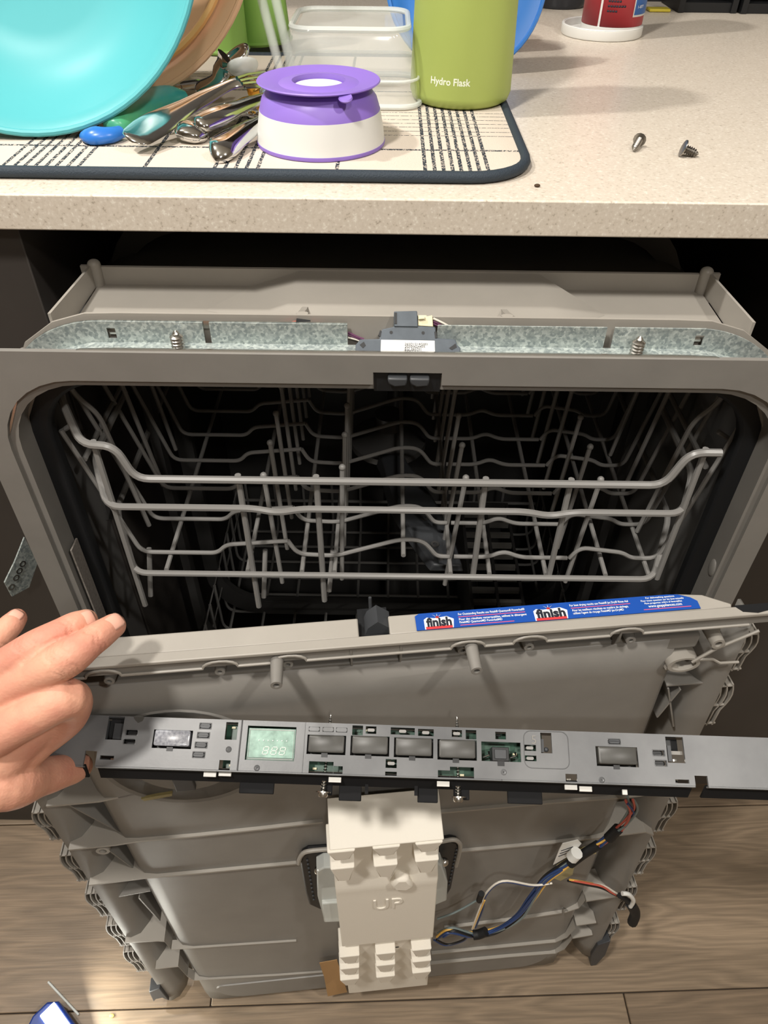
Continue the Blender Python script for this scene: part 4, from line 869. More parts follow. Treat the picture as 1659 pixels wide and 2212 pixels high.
# --- drying mat
mx1 = 0.1035; my0 = 0.552; mx0, my1 = -0.46, 0.93
def matmaterial():
    m = mat('plaid_mat_fabric', (224, 212, 198), 0.9, bump=0.5, bscale=1500); nt = m.node_tree; b = nt.nodes['Principled BSDF']; Lk = nt.links.new
    tc = nt.nodes.new('ShaderNodeTexCoord'); sp_ = nt.nodes.new('ShaderNodeSeparateXYZ'); Lk(tc.outputs['Object'], sp_.inputs[0])
    nz = nt.nodes.new('ShaderNodeTexNoise'); nz.inputs['Scale'].default_value = 700; Lk(tc.outputs['Object'], nz.inputs[0])
    tot = None
    xs = [atZ(px, 350, MZ).x for px in (15, 40, 62, 85, 108, 130, 155, 178, 320, 470, 492, 515, 538, 562, 730, 917, 937, 956, 975, 993, 1012, 1031, 1050)]
    ys = [(atZ(1000, 325, MZ).y, 0.0016)]+[(atZ(1000, py, MZ).y, 0.0006) for py in (245, 252, 260, 268, 276, 285, 294)]+[(0.78, 0.0016), (0.83, 0.0006), (0.84, 0.0006), (0.85, 0.0006)]
    for axis, c, w_ in [('X', x, 0.0014) for x in xs]+[('Y', y, w) for y, w in ys]:
        s1 = nt.nodes.new('ShaderNodeMath'); s1.operation = 'COMPARE'; s1.inputs[1].default_value = c; s1.inputs[2].default_value = w_; Lk(sp_.outputs[axis], s1.inputs[0])
        if tot is None: tot = s1
        else:
            mxn = nt.nodes.new('ShaderNodeMath'); mxn.operation = 'MAXIMUM'; Lk(tot.outputs[0], mxn.inputs[0]); Lk(s1.outputs[0], mxn.inputs[1]); tot = mxn
    br_ = nt.nodes.new('ShaderNodeMath'); br_.operation = 'GREATER_THAN'; br_.inputs[1].default_value = 0.42; Lk(nz.outputs[0], br_.inputs[0])
    ml = nt.nodes.new('ShaderNodeMath'); ml.operation = 'MULTIPLY'; Lk(tot.outputs[0], ml.inputs[0]); Lk(br_.outputs[0], ml.inputs[1])
    mi = nt.nodes.new('ShaderNodeMix'); mi.data_type = 'RGBA'; mi.inputs[6].default_value = (*lin((208, 196, 182)), 1); mi.inputs[7].default_value = (*lin((46, 52, 60)), 1)
    Lk(ml.outputs[0], mi.inputs[0]); Lk(mi.outputs[2], b.inputs['Base Color']); return m
mt = thing('drying_mat', 'cream plaid dish drying mat with dark fabric binding', 'mat')
mp_ = rrect(mx0, mx1, my0, my1, 0.045, 8); mi_ = rrect(mx0+0.004, mx1-0.004, my0+0.004, my1-0.004, 0.042, 8)
MB().loops([[(x, y, ZC+0.0005) for x, y in mp_], [(x, y, ZC+0.0045) for x, y in mp_], [(x, y, MZ) for x, y in mi_]], True, True).build('mat_fabric', matmaterial(), mt, fix=True)
MB().tube([(x, y, ZC+0.0044) for x, y in mp_], 0.0041, 10, True).build('mat_binding', mat('navy_binding', (44, 54, 64), 0.7, bump=0.6, bscale=900), mt)

# --- teal bowl on its rim, orange bowl behind
def bowl_obj(name, label, fr, R, depth, m, lipw=0.010):
    t = thing(name, label, 'bowl', fr.M)
    prof = [(1e-6, -depth), (R*0.45, -depth), (R*0.62, -depth*0.92), (R*0.80, -depth*0.6), (R*0.92, -depth*0.22), (R-lipw*0.6, -0.004), (R, 0.0)]
    inner = [(max(1e-6, r-0.0028), z+0.0022) for r, z in prof[:-1]]
    MB().lathe(prof+[(R-0.001, 0.0018)]+inner[::-1], 72).build('bowl_shell', m, t, angle=60)
    pts = [(math.cos(2*math.pi*k/72)*(R-0.0015), math.sin(2*math.pi*k/72)*(R-0.0015), 0.0008) for k in range(72)]
    MB().tube(pts, 0.0026, 8, True).build('bowl_rim', m, t)
    return t
bt = atZ(72, 293, MZ+0.003); tv = Vector((0, 0.34, 0.94)).normalized()
tu = Vector((1, 0.10, 0)).normalized(); TR = 0.137
tf_ = Frame(bt+tv*TR, tu, tv)
bowl_obj('mixing_bowl', 'large teal translucent bowl standing on its rim at the left', tf_, TR, 0.055, 'teal')
of_ = Frame(tf_.o+Vector((0.030, 0.080, 0.002))+tv*0.004, Vector((1, 0.05, 0)), Vector((0, 0.30, 0.95)))
ob = bowl_obj('mixing_bowl', 'orange translucent bowl leaning behind the teal bowl', of_, 0.139, 0.045, 'orange')
pts = [(math.cos(2*math.pi*k/60)*0.118, math.sin(2*math.pi*k/60)*0.118, -0.006) for k in range(60)]
MB().tube(pts, 0.003, 6, True).build('inner_ridge', mat('pale_orange_plastic', (236, 186, 120), 0.3), ob)

# --- lime tumblers upside down behind the bowls
def tumbler(px, py, r0, r1, h, label, lean=(0, 0), hollow=False):
    p = atZ(px, py, MZ); p = Vector((p.x, p.y+r0, MZ)); fr = Frame(p, (1, 0, -lean[0]), (lean[0]*0, 1, 0)); mx_ = Frame(p, (1, 0, -lean[0]), (0, 1, -lean[1]))
    t = thing('tumbler', label, 'cup', mx_.M)
    MB().lathe([(r0-0.003, 0.0005), (r0, 0.0005), (r0+0.0012, 0.003), (r0, 0.006), (r1, h-0.004), (r1-0.004, h), (1e-6, h)]+[(1e-6, h-0.003), (r1-0.004, h-0.003), (r0-0.003, 0.004)], 40, None, True).build('tumbler_body', 'lime', t)
    MB().tube([(math.cos(2*math.pi*k/40)*r0, math.sin(2*math.pi*k/40)*r0, 0.003) for k in range(40)], 0.0024, 6, True).build('tumbler_rim', 'lime', t); return t
tumbler(474, 122, 0.027, 0.024, 0.125, 'lime green plastic tumbler upside down beside the orange bowl', (0.02, 0))
tumbler(566, 104, 0.030, 0.026, 0.135, 'lime green plastic tumbler between the other tumbler and the clear container', (-0.06, 0))

# --- upturned suction bowl
sc = atZ(684, 352, MZ); cR = 0.0495; cc = Vector((sc.x, sc.y+cR, MZ))
zb1 = atY(684, 271, cc.y-0.046).z-MZ; zd = atY(684, 206, cc.y-0.0455).z-MZ-0.0055
sb_ = thing('suction_bowl', 'upturned white and purple toddler bowl with suction foot on top', 'bowl', Matrix.Translation(cc))
MB().lathe([(cR-0.002, 0.0005), (cR, 0.0005), (cR+0.0004, 0.002), (cR+0.0002, 0.0032), (cR-0.003, 0.0032)], 64, None, True).build('rim_band', 'purple', sb_)
MB().lathe([(cR-0.002, 0.003), (cR, 0.003), (cR-0.0012, zb1*0.5), (cR-0.0035, zb1), (cR-0.0055, zb1), (cR-0.004, 0.003)], 64, None, True).build('white_band', 'offwhite', sb_)
MB().lathe([(cR-0.0036, zb1), (cR-0.0062, zb1+0.008), (cR-0.0120, zb1+0.0150), (0.026, zb1+0.0185), (0.020, zb1+0.019), (0.020, zd+0.001), (1e-6, zd+0.001), (1e-6, zb1)], 64).build('purple_band', 'purple', sb_)
dR = 0.0455
MB().lathe([(1e-6, zd+0.0012), (0.019, zd+0.0012), (0.022, zd+0.0018), (0.034, zd+0.0045), (dR, zd+0.0060), (dR+0.0006, zd+0.0052), (dR-0.001, zd+0.0040), (0.030, zd+0.0008), (0.020, zd-0.003), (1e-6, zd-0.003)], 72).build('suction_foot', 'purple', sb_)
MB().lathe([(1e-6, zd+0.0020), (0.0182, zd+0.0020), (0.0188, zd+0.0014), (0.0188, zd)], 48, lambda x, y, z: (x, y, z)).build('foot_button', 'offwhite', sb_)
a0 = math.radians(-62); MB().lathe([(1e-6, 0.001), (0.0046, 0.001), (0.0052, 0), (0.0046, -0.001), (1e-6, -0.001)], 20, lambda x, y, z: (math.cos(a0)*(dR+0.001)+x, math.sin(a0)*(dR+0.001)+y, zd+0.0030+z-y*-0.3)).build('pull_tab', 'purple', sb_)

# --- clear container, upside down
cf = atZ(770, 238, MZ); chw, chd = 0.0605, 0.060; cyc = cf.y+chd; cxc = atZ(756, 238, MZ).x
zt_ = atY(770, 62, cf.y+0.010).z
cl = thing('food_container', 'clear plastic food container upside down on the mat', 'container', Matrix.Translation((cxc, cyc, MZ)))
H_ = zt_-MZ
def crr(hw, hd, z, r=0.018): return [(x, y, z) for x, y in rrect(-hw, hw, -hd, hd, r, 6)]
th_ = 0.0016
MB().loops([crr(chw-th_, chd-th_, 0.001), crr(chw, chd, 0.001), crr(chw-0.007, chd-0.007, H_-0.006), crr(chw-0.011, chd-0.011, H_), crr(chw-0.013, chd-0.013, H_-th_), crr(chw-0.009, chd-0.009, H_-0.008), crr(chw-th_, chd-th_, 0.001)]).build('container_wall', 'clear', cl)
MB().loops([crr(chw-0.015, chd-0.015, H_-0.0030), crr(chw-0.015, chd-0.015, H_-0.0018)], True, True).build('container_base', 'clear', cl)
MB().tube(crr(chw-0.0105, chd-0.0105, H_-0.001), 0.0024, 8, True).build('base_ring', 'frost', cl)
MB().tube(crr(chw+0.001, chd+0.001, 0.003), 0.0022, 8, True).build('rim_ring', 'frost', cl)
MB().tube(crr(chw-0.0008, chd-0.0008, 0.022), 0.0012, 8, True).build('rim_ring', 'frost', cl)
# --- two clear straws leaning by the container
for (x0, y0, x1, y1), lb in (((600, 132, 566, 0), 'left of the two clear straws leaning by the clear container'), ((626, 132, 596, 0), 'right of the two clear straws leaning by the clear container')):
    p = atZ(x0, y0, MZ+0.03); p = Vector((p.x, p.y+0.0, p.z)); q = atY(x1, y1, p.y+0.006); d = (q-p).normalized(); p = p-d*((p.z-MZ-0.001)/d.z); q = q+d*0.05
    x_ = d.cross(Vector((0, 1, 0))).normalized(); y_ = d.cross(x_); L = (q-p).length; r_ = 0.0042
    s_ = MB().lathe([(r_, 0), (r_, L), (r_-0.0008, L), (r_-0.0008, 0)], 20, lambda a, b, z: tuple(x_*a+y_*b+d*z), True).build('straw', 'clear')
    s_.location = p; tag(s_, lb, 'straw', 'clear straws')

# --- lime insulated flask
ff = atZ(1000, 243, MZ); fR = 0.0455; fc = Vector((ff.x, ff.y+fR, MZ)); fH = 0.205
fk = thing('flask', 'lime green insulated flask standing on the mat corner', 'flask', Matrix.Translation(fc))
def fr_(z): return fR-0.0035*z/0.15
MB().lathe([(1e-6, 0.0005), (fR-0.006, 0.0005), (fR-0.002, 0.003), (fR, 0.009), (fr_(0.15), 0.15), (fr_(0.18), fH-0.02), (0.034, fH), (1e-6, fH)], 72).build('flask_body', 'flask', fk)
MB().lathe([(0.030, fH), (0.030, fH+0.028), (0.026, fH+0.032), (1e-6, fH+0.032)], 40).build('flask_lid', 'black', fk)
tz = atY(970, 174, fc.y-fR*0.9).z-MZ
an0 = math.atan2(atY(970, 174, fc.y-fR*0.9).x-fc.x, fR*0.95)
ftx = mat('white_flask_print', (228, 232, 214), 0.5)
mb = MB(); mb.text('Hydro Flask', 1.0, lambda x, y, z: (x, y, z), 'CENTER', 0.018); wd = max(v[0] for v in mb.v)-min(v[0] for v in mb.v); k_ = 0.036/wd
def wrapf(x, y):
    z = tz+y*k_*1.05-0.001; a = an0+x*k_/fR; r = fr_(z)+0.00025; return (math.sin(a)*r, -math.cos(a)*r, z)
mb.v = [wrapf(v[0], v[1]) for v in mb.v]; mb.build('flask_lettering', ftx, fk, smooth=False)

# --- blue plate and patterned cup behind the flask
bp_ = atZ(1108, 118, ZC+0.001); 
bf = Frame(Vector((0.076, 0.90, ZC+0.0785)), (1, 0.12, 0), (0, 0.30, 0.95))
pb_ = thing('plate', 'bright blue plastic plate leaning behind the lime flask', 'plate', bf.M)
MB().lathe([(1e-6, -0.010), (0.05, -0.010), (0.064, -0.003), (0.080, 0.0), (0.081, 0.0016), (0.064, -0.001), (0.05, -0.008), (1e-6, -0.008)], 56).build('plate_disc', 'blue', pb_)
MB().tube([(math.cos(2*math.pi*k/56)*0.080, math.sin(2*math.pi*k/56)*0.080, 0.001) for k in range(56)], 0.0022, 6, True).build('plate_rim', 'blue', pb_)
p = atZ(1096, 118, ZC); cupm = mat('printed_white_cup', (226, 226, 222), 0.4, rgb2=(150, 152, 158), vscale=160)
cu = thing('cup', 'small white printed cup behind the lime flask', 'cup', Matrix.Translation((p.x-0.012, p.y+0.032, ZC)))
MB().lathe([(1e-6, 0.0005), (0.024, 0.0005), (0.028, 0.03), (0.031, 0.07), (0.029, 0.07), (0.025, 0.03), (1e-6, 0.004)], 40).build('cup_body', cupm, cu)
MB().tube([(0.0305*math.cos(2*math.pi*k/40), 0.0305*math.sin(2*math.pi*k/40), 0.07) for k in range(40)], 0.0014, 6, True).build('cup_rim', 'offwhite', cu)

# --- red canister on a white lid
rf = atZ(1322, 91, ZC); rl = Vector((rf.x-0.004, rf.y+0.048, ZC)); 
ld = thing('saucer', 'round white plastic lid lying under the red canister', 'lid', Matrix.Translation(rl))
MB().lathe([(1e-6, 0.0005), (0.049, 0.0005), (0.050, 0.002), (0.050, 0.0105), (0.049, 0.0115), (0.047, 0.0115), (0.047, 0.004), (1e-6, 0.004)], 64).build('lid_disc', 'offwhite', ld)
MB().tube([(0.0488*math.cos(2*math.pi*k/56), 0.0488*math.sin(2*math.pi*k/56), 0.0112) for k in range(56)], 0.0012, 6, True).build('lid_rim', 'offwhite', ld)
rc = Vector((rl.x+0.010, rl.y-0.004, ZC+0.004)); RR = 0.0365
ca = thing('canister', 'red cleaning wipe canister with a blue label on a white lid', 'canister', Matrix.Translation(rc))
MB().lathe([(1e-6, 0.0004), (RR-0.001, 0.0004), (RR+0.0006, 0.002), (RR+0.0006, 0.009), (RR-0.0002, 0.0095), (RR-0.0002, 0.17), (1e-6, 0.17)], 56).build('canister_body', 'offwhite', ca)
def band(a0, a1, z0, z1, r, m, name, par=ca, n=24):
    rows = [[(math.sin(a0+(a1-a0)*k/n)*r, -math.cos(a0+(a1-a0)*k/n)*r, z) for z in (z0, z1)] for k in range(n+1)]
    o = MB().grid(rows).build(name, m, par); s = o.modifiers.new('t', 'SOLIDIFY'); s.thickness = 0.0003; s.offset = 0; return o
band(-0.62, 2.3, 0.0098, 0.165, RR+0.0004, 'red', 'red_label'); band(-2.6, -0.70, 0.0098, 0.165, RR+0.0004, 'red', 'red_label')
bl_ = band(0.48, 1.9, 0.022, 0.12, RR+0.0010, mat('blue_label', (52, 110, 190), 0.4), 'blue_label'); band(0.44, 1.94, 0.020, 0.122, RR+0.0007, 'white', 'label_border')
def cantext(t, a, z, h, m, width):
    mb = MB(); mb.text(t, 1.0, lambda x, y, q: (x, y, q), 'LEFT'); wd = max(v[0] for v in mb.v); k = width/wd
    mb.v = [(math.sin(a+v[0]*k/RR)*(RR+0.0014), -math.cos(a+v[0]*k/RR)*(RR+0.0014), z+v[1]*h/0.7) for v in mb.v]; mb.build('label_text', m, ca, smooth=False)
for k, (t, w_) in enumerate((('Questions or comments?', 0.026), ('Call toll free', 0.020), ('1-877', 0.012)) if False else (('1-877', 0.010),)): cantext('1-877', 0.56, 0.030, 0.0030, 'white', 0.011)
for k, w_ in enumerate((0.75, 0.55, 0.8, 0.5, 0.7, 0.4)):
    z = 0.050-k*0.005
    for j in range(int(w_*10)):
        a = -0.45+j*0.085; band(a, a+0.068, z, z+0.0020, RR+0.0006, 'navyprint', 'print_mark', ca, 2)
for k, w_ in enumerate((0.5, 0.6, 0.5)):
    for j in range(int(w_*8)):
        a = 0.58+j*0.09; band(a, a+0.07, 0.055-k*0.007, 0.0575-k*0.007, RR+0.0013, 'white', 'print_mark', ca, 2)

# --- dark things at the back of the worktop
p = atZ(1215, 22, ZC); jr = thing('jar', 'dark glass jar with an orange lid band behind the red canister', 'jar', Matrix.Translation((p.x, p.y+0.04, ZC)))
MB().lathe([(1e-6, 0.0005), (0.038, 0.0005), (0.041, 0.006), (0.041, 0.055), (0.034, 0.066), (0.034, 0.08), (1e-6, 0.08)], 40).build('jar_body', mat('dark_jar_glass', (40, 42, 48), 0.15), jr)
MB().lathe([(0.0415, 0.018), (0.0417, 0.018), (0.0417, 0.045), (0.0415, 0.045)], 40, None, True).build('jar_label', mat('rust_label', (128, 84, 66), 0.5, var=0.4, vscale=60), jr)
def crate(x0, x1, y0, y1, h, label):
    t = thing('storage_box', label, 'box', Matrix.Translation(((x0+x1)/2, y0, ZC)))
    w2 = (x1-x0)/2; d = y1-y0
    MB().box(-w2, w2, 0.004, d, 0.0005, 0.012).build('box_base', 'black', t)
    for s in (-1, 1): MB().box(s*w2-0.004, s*w2+0.004, 0.0, d, 0.0005, h).build('box_side', 'black', t)
    MB().box(-w2+0.004, w2-0.004, 0.002, 0.008, 0.034, h).build('box_front', mat('brown_card', (92, 78, 62), 0.7), t); MB().box(-w2, w2, d-0.006, d, 0.0005, h).build('box_back', 'black', t)
a = atZ(1470, 28, ZC); b = atZ(1659, 32, ZC)
crate(a.x, a.x+0.075, a.y, 1.35, 0.10, 'low black box at the back of the worktop near the red canister')
crate(a.x+0.088, b.x+0.09, a.y-0.004, 1.35, 0.12, 'wide black box at the right end of the back of the worktop')
p = atZ(1430, 27, ZC); o = MB().box(p.x-0.018, p.x+0.012, p.y, p.y+0.02, ZC+0.0004, ZC+0.004).build('pencil_stub', mat('yellow_paint', (214, 196, 66), 0.4), bevel=0.001); tag(o, 'thin yellow strip lying behind the red canister', 'strip')

# --- two loose screws and a crumb
def loose_screw(px_tip, px_head, label, L, rr, hh):
    ph = atZ(*px_head, ZC+hh); pt = atZ(*px_tip, ZC+rr*0.6)
    d = (ph-pt).normalized(); L = (ph-pt).length; x_ = d.cross(Vector((0, 0, 1))).normalized(); y_ = d.cross(x_)
    mb = MB(); screw_mesh(mb, lambda a, b, z: tuple(x_*a+y_*b+d*z), L, rr, hh*1.0, 0.0012, 0, 0.0018)
    o = mb.build('screw', mat('dull_steel', (150, 146, 140), 0.35, 1.0)); o.location = pt; o.location.z += max(0, (ZC+0.0002)-min((pt+Vector(v.co)).z for v in o.data.vertices)); tag(o, label, 'screw', 'loose screws on the worktop')
loose_screw((1368, 326), (1382, 302), 'loose steel screw on the worktop, nearer the mat', 0.018, 0.0026, 0.0052)
loose_screw((1509, 335), (1474, 320), 'loose steel screw with a wide flat head farther from the mat', 0.018, 0.0030, 0.0062)
p = atZ(1160, 404, ZC); o = MB().ball((0, 0, 0), 0.0016, 6, (1.4, 1, 0.7)).build('crumb', mat('brown_crumb', (70, 52, 34), 0.8)); o.location = p+Vector((0, 0, 0.0011)); tag(o, 'tiny dark crumb near the worktop edge', 'crumb')

# --- cutlery pile
def blade(mb, path, ws, ts, n=12, up=Vector((0, 0, 1)), cup=0.0):
    P = spline(path, 5); N = len(P); rows = []
    def ip(a, t): x = t*(len(a)-1); i_ = min(int(x), len(a)-2); f = x-i_; f = f*f*(3-2*f); return a[i_]*(1-f)+a[i_+1]*f
    for i_, p in enumerate(P):
        t = i_/(N-1); d = (P[min(i_+1, N-1)]-P[max(i_-1, 0)]).normalized(); s = d.cross(up).normalized(); nn = s.cross(d); w_ = ip(ws, t)/2*1.3; h = ip(ts, t)/2*1.2; ef = math.sqrt(max(0.02, 1-max(0, 1-t/0.10)**2)); w_ *= ef; h *= ef
        rows.append([tuple(p+s*math.cos(2*math.pi*k/n)*w_+nn*(math.sin(2*math.pi*k/n)*h+cup*(math.cos(2*math.pi*k/n)**2)*w_)) for k in range(n)])
    return mb.loops(rows, True, True)
def Z(px, py, z): return atZ(px, py, MZ+z)
def utensil(name, label, m, path, ws, ts, extra=None, cat='cutlery'):
    t = thing(name, label, cat, Matrix.Translation(Z(*path[0])), 'cutlery heap on the mat'); o0 = Z(*path[0])
    up = (CAM-o0).normalized()*0.5+Vector((0, 0, 0.6))
    blade(MB(), [Z(*q)-o0 for q in path], ws, ts, up=up).v
    mb = MB(); blade(mb, [Z(*q)-o0 for q in path], ws, ts, up=up); mb.build('handle', m, t, angle=70)
    if extra: extra(t, o0, up)
    return t
def bowl_end(c, ax, L, Wd, m='chrome', nm='spoon_bowl'):
    def f(t, o0, up):
        cc_ = Z(*c)-o0; a = (Z(*ax)-o0-cc_).normalized(); s = a.cross(up).normalized(); nn = s.cross(a)
        rows = []
        for i_ in range(7):
            el = i_/6*math.pi/2; rows.append([tuple(cc_+(a*math.cos(2*math.pi*k/24)*L+s*math.sin(2*math.pi*k/24)*Wd)*max(1e-4, math.cos(el))-nn*math.sin(el)*0.008) for k in range(24)])
        mb = MB(); mb.loops(rows); o = mb.build(nm, m, t, angle=70); sd = o.modifiers.new('t', 'SOLIDIFY'); sd.thickness = 0.0012
    return f
def tines(a, b, wd, n=4):
    def f(t, o0, up):
        A = Z(*a)-o0; B = Z(*b)-o0; d = (B-A).normalized(); s = d.cross(up).normalized()
        for k in range(n):
            off = s*((k-(n-1)/2)*wd/(n-1)); MB().tube([A+off*0.7, A.lerp(B, 0.4)+off, B+off], [0.0016, 0.0014, 0.0008], 6).build('tine', 'chrome', t)
    return f
utensil('fork', 'large polished fork with a broad handle, topmost of the cutlery', 'chrome', [(282, 306, 0.010), (330, 272, 0.014), (420, 222, 0.020), (490, 186, 0.026), (520, 176, 0.028)], [0.016, 0.019, 0.012, 0.008, 0.008], [0.003, 0.004, 0.004, 0.003, 0.002], tines((520, 178, 0.028), (585, 168, 0.026), 0.014))
utensil('spoon', 'polished spoon with its handle end toward the worktop edge, between two others', 'chrome', [(425, 272, 0.012), (470, 252, 0.014), (530, 226, 0.016), (585, 205, 0.016)], [0.012, 0.015, 0.010, 0.007], [0.006, 0.008, 0.005, 0.004], bowl_end((600, 198, 0.016), (640, 180, 0.016), 0.022, 0.013))
utensil('spoon', 'polished spoon lying nearest the suction bowl and the mat edge', 'chrome', [(455, 336, 0.004), (480, 322, 0.007), (530, 285, 0.010), (575, 255, 0.012)], [0.012, 0.017, 0.013, 0.008], [0.004, 0.008, 0.006, 0.004], bowl_end((596, 244, 0.012), (620, 225, 0.012), 0.02, 0.013))
utensil('spoon', 'polished spoon with a bulbous handle end under the big fork', 'chrome', [(404, 300, 0.005), (415, 285, 0.007), (450, 268, 0.007), (520, 240, 0.007)], [0.014, 0.020, 0.012, 0.008], [0.006, 0.011, 0.006, 0.004], bowl_end((548, 228, 0.007), (590, 214, 0.007), 0.02, 0.012))
utensil('spoon', 'polished spoon lying flat behind the big fork beside the teal bowl', 'chrome', [(440, 180, 0.008), (400, 186, 0.008), (375, 190, 0.008), (360, 192, 0.008)], [0.008, 0.008, 0.007, 0.008], [0.004]*4, bowl_end((350, 192, 0.008), (330, 193, 0.008), 0.018, 0.011))
utensil('ladle', 'polished serving spoon rising upright at the back of the cutlery', 'chrome', [(420, 190, 0.014), (465, 176, 0.020), (485, 150, 0.028), (492, 128, 0.036)], [0.010, 0.012, 0.016, 0.020], [0.004, 0.005, 0.006, 0.006], bowl_end((505, 120, 0.040), (525, 112, 0.044), 0.016, 0.014))
utensil('spoon', 'pale translucent plastic spoon standing behind the cutlery', 'frost', [(520, 175, 0.016), (521, 165, 0.022), (522, 156, 0.028)], [0.006, 0.008, 0.012], [0.003, 0.003, 0.004], bowl_end((524, 140, 0.036), (524, 120, 0.046), 0.018, 0.013, 'frost'))
yel = mat('yellow_plastic', (232, 172, 58), 0.35)
utensil('spoon', 'yellow plastic spoon tucked behind the suction bowl', yel, [(500, 176, 0.022), (530, 172, 0.022), (552, 178, 0.022), (562, 192, 0.018)], [0.008, 0.008, 0.009, 0.010], [0.003]*4, bowl_end((566, 200, 0.012), (575, 215, 0.008), 0.016, 0.012, yel))
tg = mat('teal_green_plastic', (40, 152, 168), 0.3, rgb2=(96, 186, 110), vscale=14)
utensil('spoon', 'teal and green child spoon with a thick rounded handle by the teal bowl', tg, [(243, 280, 0.006), (262, 255, 0.010), (310, 225, 0.013), (360, 208, 0.013), (398, 206, 0.010)], [0.014, 0.018, 0.020, 0.016, 0.008], [0.010, 0.014, 0.015, 0.012, 0.006])
utensil('spoon', 'blue child spoon end peeking out under the teal bowl', mat('blue_child_plastic', (46, 112, 196), 0.3), [(182, 290, 0.004), (200, 293, 0.006), (235, 292, 0.006), (262, 284, 0.006)], [0.008, 0.012, 0.010, 0.008], [0.005, 0.009, 0.008, 0.006])
utensil('knife', 'short polished knife lying under the heap toward the worktop edge', 'chrome', [(462, 312, 0.003), (500, 292, 0.003), (548, 268, 0.003)], [0.010, 0.012, 0.010], [0.003, 0.004, 0.002])
# ================================================================ left hand gripping the panel end
def A(x, y, d): return atD(x, y, d)
def capsule_chain(mb, pts, rs, n=18, sub=5):
    P = [Vector(p) for p in pts]
    Q = spline(P, sub); R_ = []
    for i_ in range(len(P)-1):
        for k in range(sub): t = k/sub; t = t*t*(3-2*t); R_.append(rs[i_]*(1-t)+rs[i_+1]*t)
    R_.append(rs[-1]); mb.tube(Q, R_, n); mb.ball(Q[0], R_[0], 8); mb.ball(Q[-1], R_[-1], 8)
fing = {
 'middle': ([A(-20, 1508, .462), A(60, 1466, .452), A(142, 1424, .447), A(203, 1381, .455), A(245, 1352, .466)], [.0125, .0110, .0120, .0096, .0080]),
 'ring': ([A(-90, 1490, .468), A(-10, 1447, .458), A(72, 1402, .455), A(150, 1357, .463), A(186, 1341, .470)], [.0120, .0103, .0112, .0090, .0076]),
 'little': ([A(-150, 1500, .47), A(-75, 1440, .47), A(-20, 1392, .475), A(22, 1352, .482), A(36, 1336, .486)], [.0110, .0095, .0092, .0080, .0068]),
 'index': ([A(-10, 1590, .455), A(72, 1545, .450), A(148, 1508, .455), A(148, 1545, .474), A(98, 1590, .486)], [.0135, .0125, .0126, .0122, .0120]),
 'thumb': ([A(-60, 1690, .470), A(20, 1695, .478), A(90, 1678, .505), A(150, 1662, .530), A(172, 1655, .540)], [.0190, .0165, .0130, .0112, .0095]),
}
mb = MB()
for nm, (p, r) in fing.items(): capsule_chain(mb, p, r)
# palm and wrist: overlapping thick chains
capsule_chain(mb, [A(-20, 1508, .468), A(-90, 1560, .470), A(-190, 1640, .475)], [.0125, .0165, .021])
capsule_chain(mb, [A(-90, 1490, .474), A(-140, 1550, .476), A(-210, 1630, .48)], [.012, .0165, .021])
capsule_chain(mb, [A(-150, 1500, .478), A(-190, 1560, .48), A(-240, 1640, .485)], [.011, .016, .020])
capsule_chain(mb, [A(-10, 1590, .462), A(-70, 1625, .468), A(-200, 1670, .475)], [.0135, .018, .022])
capsule_chain(mb, [A(98, 1585, .484), A(58, 1620, .484), A(25, 1655, .486), A(-40, 1690, .475)], [.0125, .0130, .0135, .017])
capsule_chain(mb, [A(110, 1540, .470), A(50, 1590, .474), A(0, 1640, .474)], [.012, .015, .017])
capsule_chain(mb, [A(-60, 1690, .470), A(-130, 1680, .472), A(-220, 1670, .478)], [.019, .022, .024])
capsule_chain(mb, [A(-200, 1660, .476), A(-330, 1700, .47), A(-520, 1760, .45)], [.026, .027, .033])
capsule_chain(mb, [A(-215, 1640, .484), A(-340, 1670, .48), A(-530, 1720, .46)], [.024, .026, .032])
def skin():
    m = mat('skin', (218, 164, 138), 0.55, spec=0.3, sss=0.10, rgb2=(202, 138, 118), vscale=38); nt = m.node_tree; b = nt.nodes['Principled BSDF']
    tc = nt.nodes.new('ShaderNodeTexCoord'); n1 = nt.nodes.new('ShaderNodeTexVoronoi'); n1.inputs['Scale'].default_value = 520
    n2 = nt.nodes.new('ShaderNodeTexNoise'); n2.inputs['Scale'].default_value = 170; n2.inputs['Detail'].default_value = 6
    ad = nt.nodes.new('ShaderNodeMath'); ad.operation = 'MULTIPLY_ADD'; ad.inputs[1].default_value = 0.4
    for n in (n1, n2): nt.links.new(tc.outputs['Object'], n.inputs['Vector'])
    nt.links.new(n1.outputs['Distance'], ad.inputs[0]); nt.links.new(n2.outputs[0], ad.inputs[2])
    bp = nt.nodes.new('ShaderNodeBump'); bp.inputs['Strength'].default_value = 0.35; bp.inputs['Distance'].default_value = 0.0008
    nt.links.new(ad.outputs[0], bp.inputs['Height']); nt.links.new(bp.outputs[0], b.inputs['Normal']); return m
M['skin'] = skin()
M['nail'] = mat('fingernail', (222, 170, 150), 0.3)
tmp = mb.build('hand_tmp', 'skin', fix=True)
rm = tmp.modifiers.new('r', 'REMESH'); rm.mode = 'VOXEL'; rm.voxel_size = 0.0013; rm.use_smooth_shade = True
smn = tmp.modifiers.new('s', 'SMOOTH'); smn.factor = 0.5; smn.iterations = 7
dg = bpy.context.evaluated_depsgraph_get(); hm = bpy.data.meshes.new_from_object(tmp.evaluated_get(dg))
bpy.data.objects.remove(tmp)
